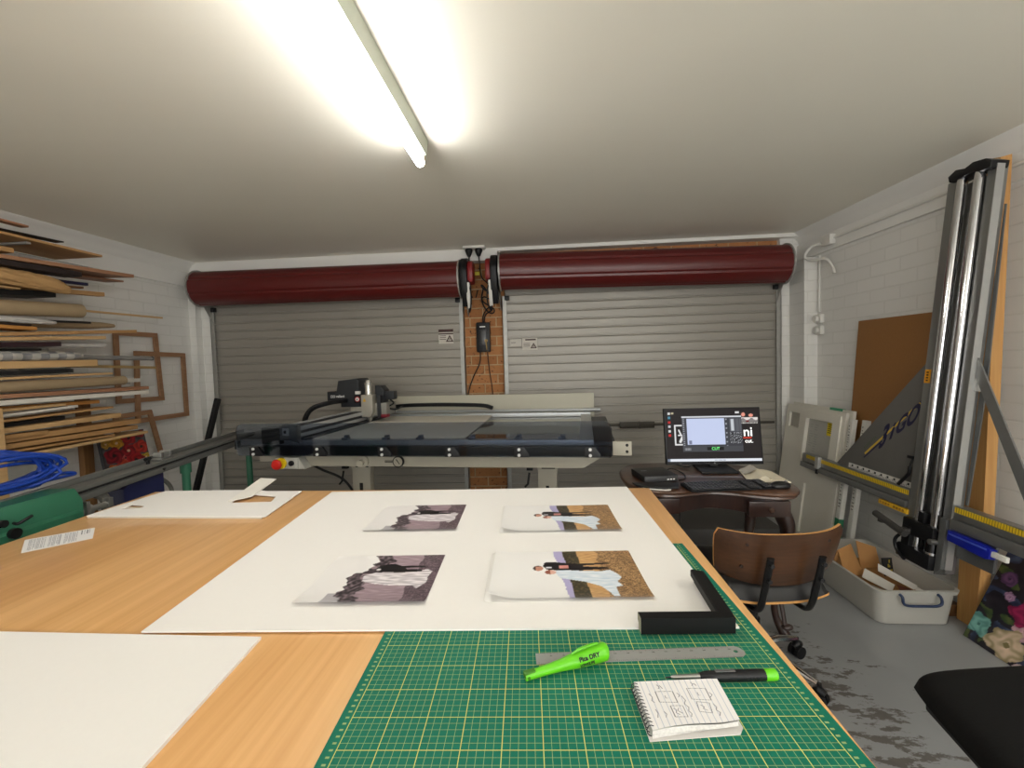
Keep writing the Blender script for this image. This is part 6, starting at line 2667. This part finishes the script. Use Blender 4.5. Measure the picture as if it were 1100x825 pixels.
# ---- black pole leaning in the corner
pt, pl2 = at(234, 428, y=3.86), at(211, 525, y=3.70)
k = pt.z / (pt.z - pl2.z)
foot = pt + (pl2 - pt) * k
b = MB()
d = (pt - foot).normalized()
M = frame(foot, d, V((0, 1, 0)).cross(d).cross(d) * -1)
b.box(0.02, (pt - foot).length, -.022, .022, -.018, .018, bev=.003, M=M)
tag(b.build('black_pole', BLACK_MATTE), 'long black pole leaning in the corner beside the roller door', 'pole')

# ------------------------------------------------------------------ green mitre machine with its long grey fence rail
GREEN = mat('machine_green', (44, 104, 78), 0.4, var=.08, scale=8)
t = thing('mitre_saw_machine', 'green mitre machine with a long grey stop rail, beside the far edge of the workbench', 'machine', (-1.85, 1.3, 0))
ra, rb = V((-2.12, 3.02, .95)), V((-1.745, 1.05, .95))
rd = (rb - ra).normalized()
MR_ = frame(ra, rd, V((-rd.y, rd.x, 0)))        # x along towards the camera, y to the table side
LR = (rb - ra).length
b = MB(MR_)
b.box(0, LR, -.055, .03, -.03, .0, bev=.003)
b.box(0, LR, .012, .03, -.055, -.03, bev=.002)
b.box(0, LR, -.055, -.04, .0, .022, bev=.002)
rl = b.build('stop_rail', mat('rail_grey', (116, 116, 112), 0.42, .4, var=.06), t)
b = MB(MR_)
b.box(.02, LR, .030, .033, -.022, -.014)
b.build('groove', BLACK_MATTE, rl, smooth=0)
for s_ in (.95, 1.98):
    b = MB(MR_)
    b.box(s_ - .05, s_ + .03, -.03, .02, .0, .012, bev=.002)
    b.box(s_ - .05, s_ - .035, -.03, .02, .012, .042, bev=.002)
    b.box(s_ + .0, s_ + .025, -.025, .015, .012, .04, bev=.003)
    st = b.build('sliding_stop', STEEL, t)
    b = MB(MR_)
    b.cyl((s_ + .09, -.005, .0), (s_ + .09, -.005, .02), .008, n=10)
    b.cyl((s_ + .075, -.005, .024), (s_ + .105, -.005, .024), .009, n=10)
    b.build('wing_knob', BLACK_PL, st)
b = MB(MR_)
b.lathe([(.004, -.075), (.03, -.07), (.034, -.055), (.02, -.05)], 16, Matrix.Translation((.98, .0, .02)))
b.build('round_knob', BLACK_PL, t)
for s_ in (.04, .76):
    p = ra + rd * s_
    b = MB()
    b.cyl((p.x, p.y, 0), (p.x, p.y, .90), .020, n=16)
    b.cyl((p.x, p.y, .84), (p.x, p.y, .892), .027, n=16)
    b.box(p.x - .09, p.x + .09, p.y - .02, p.y + .02, 0, .025, bev=.004)
    b.box(p.x - .02, p.x + .02, p.y - .09, p.y + .09, 0, .025, bev=.004)
    b.build('support_post', GREEN, t)
b = MB()
b.prism([(-1.73, .80), (-1.73, .925), (-1.76, .968), (-1.86, .968), (-2.06, .90), (-2.06, .80)], .75, 1.515, 'Y', bev=.008)
b.prism([(-1.715, .08), (-1.715, .885), (-1.74, .90), (-2.06, .90), (-2.06, .08)], .72, 1.50, 'Y', bev=.01)
b.box(-2.1, -1.70, .72, 1.52, 0, .08, bev=.01)
gb = b.build('body', GREEN, t)
for (u, v, r_, nm) in ((15, 573, .017, 'dial'), (2, 563, .012, 'switch'), (15, 562, .009, 'lever')):
    p = at(u, v, x=-1.712)
    b = MB()
    if nm == 'lever':
        b.tube(smooth_path([(p.x, p.y, p.z), (p.x + .02, p.y - .004, p.z), (p.x + .022, p.y + .02, p.z + .008), (p.x + .02, p.y + .035, p.z + .012)]), .005, 8)
    else:
        b.cyl((p.x - .004, p.y, p.z), (p.x + .01, p.y, p.z), r_, n=18)
    b.build(nm, BLACK_PL, gb)
b = MB()
for z_ in (.845, .82):
    b.cyl((-1.713, 1.29, z_), (-1.709, 1.29, z_), .005, n=10)
b.build('screw', STEEL, gb)
# steel fittings at the end of the body
b = MB()
b.cyl((-1.80, 1.515, .86), (-1.80, 1.60, .86), .02, n=14)
b.cyl((-1.80, 1.60, .86), (-1.80, 1.67, .86), .012, n=12)
b.box(-1.83, -1.77, 1.56, 1.575, .83, .90, bev=.003)
b.box(-1.815, -1.785, 1.66, 1.68, .85, .885, bev=.003)
b.build('fitting', STEEL, t)
# grey extraction hose and the navy motor box it runs to
HOSE = mat('grey_hose', (122, 120, 114), 0.55)
p = at(147, 521, x=-1.98)
b = MB()
b.prism([(p.y - .115, p.z - .12), (p.y + .10, p.z - .12), (p.y + .10, p.z + .055), (p.y - .05, p.z + .055), (p.y - .115, p.z + .01)], p.x - .07, p.x + .05, 'X', bev=.006)
nb_ = b.build('motor_box', mat('navy_enamel', (30, 36, 78), 0.4), t)
b = MB()
b.box(p.x - .05, p.x + .03, p.y - .06, p.y + .06, 0, p.z - .12, bev=.004)
b.build('motor_stand', GREEN, t)
q0, q1, q2, q3 = at(131, 520, x=-1.97), at(108, 527, x=-1.95), at(103, 530, x=-1.92), at(116, 546, x=-1.87)
b = MB()
b.tube(smooth_path([q0 + V((0, .05, 0)), q0, q1, q2, at(109, 532, x=-1.9), at(114, 538, x=-1.88), q3, q3 - V((0, .02, .2))], 6), .019, 12)
b.build('extraction_hose', HOSE, t)
b = MB()
q0, q1, q2 = at(162, 518, x=-1.99), at(172, 514, x=-2.02), at(182, 521, x=-2.05)
b.tube(smooth_path([q0 - V((0, .03, 0)), q0, q1, q2, q2 - V((0, -.02, .06))], 6), .010, 10)
b.build('pipe', HOSE, t)

# ---- blue air hose coiled over the rail
BLUE = mat('blue_hose', (18, 58, 150), 0.4, var=.05)
b = MB()
random.seed(11)
c0 = at(8, 506, x=-1.93)
c0.z = max(c0.z, 1.058)
pp = []
for k in range(12 * 12):
    a = 2 * PI * k / 12
    lp = k // 12
    wob = .012 * math.sin(lp * 2.4)
    pp.append(V((c0.x + .05 * math.sin(lp * 1.3) + .035 * math.sin(a + lp * .3), c0.y - .05 + (.165 + wob) * math.cos(a), c0.z - .005 + (.040 + .030 * abs(math.sin(lp * .9))) * math.sin(a) + .002 * lp - .014)))
b.tube(smooth_path(pp, 2), .0062, 7)
q0 = pp[-1]
lp_ = [q0] + [V((-1.93, 0, max(0, .982))) * 0 + (lambda p_: V((p_.x, p_.y, max(p_.z, .985))))(at(u, v, x=-1.93)) for u, v in ((28, 515), (50, 511), (70, 508), (80, 508), (79, 512), (66, 517), (48, 521), (30, 524), (12, 530), (-8, 536))]
b.tube(smooth_path(lp_, 6), .0062, 7)
for (pa_, pb_) in (((30, 489), (44, 530)), ((24, 487), (40, 526))):
    b.tube(smooth_path([(lambda p_: V((p_.x, p_.y, max(p_.z, .985))))(at(*w_, x=-1.90)) for w_ in ((pa_[0] - 14, pa_[1] + 6), pa_, (pb_[0] + 3, pa_[1] + 14), pb_, (pb_[0] - 14, pb_[1] + 5))], 6), .0062, 7)
tag(b.build('air_hose', BLUE, smooth=60), 'coil of bright blue air hose lying on the grey rail of the green machine', 'hose')
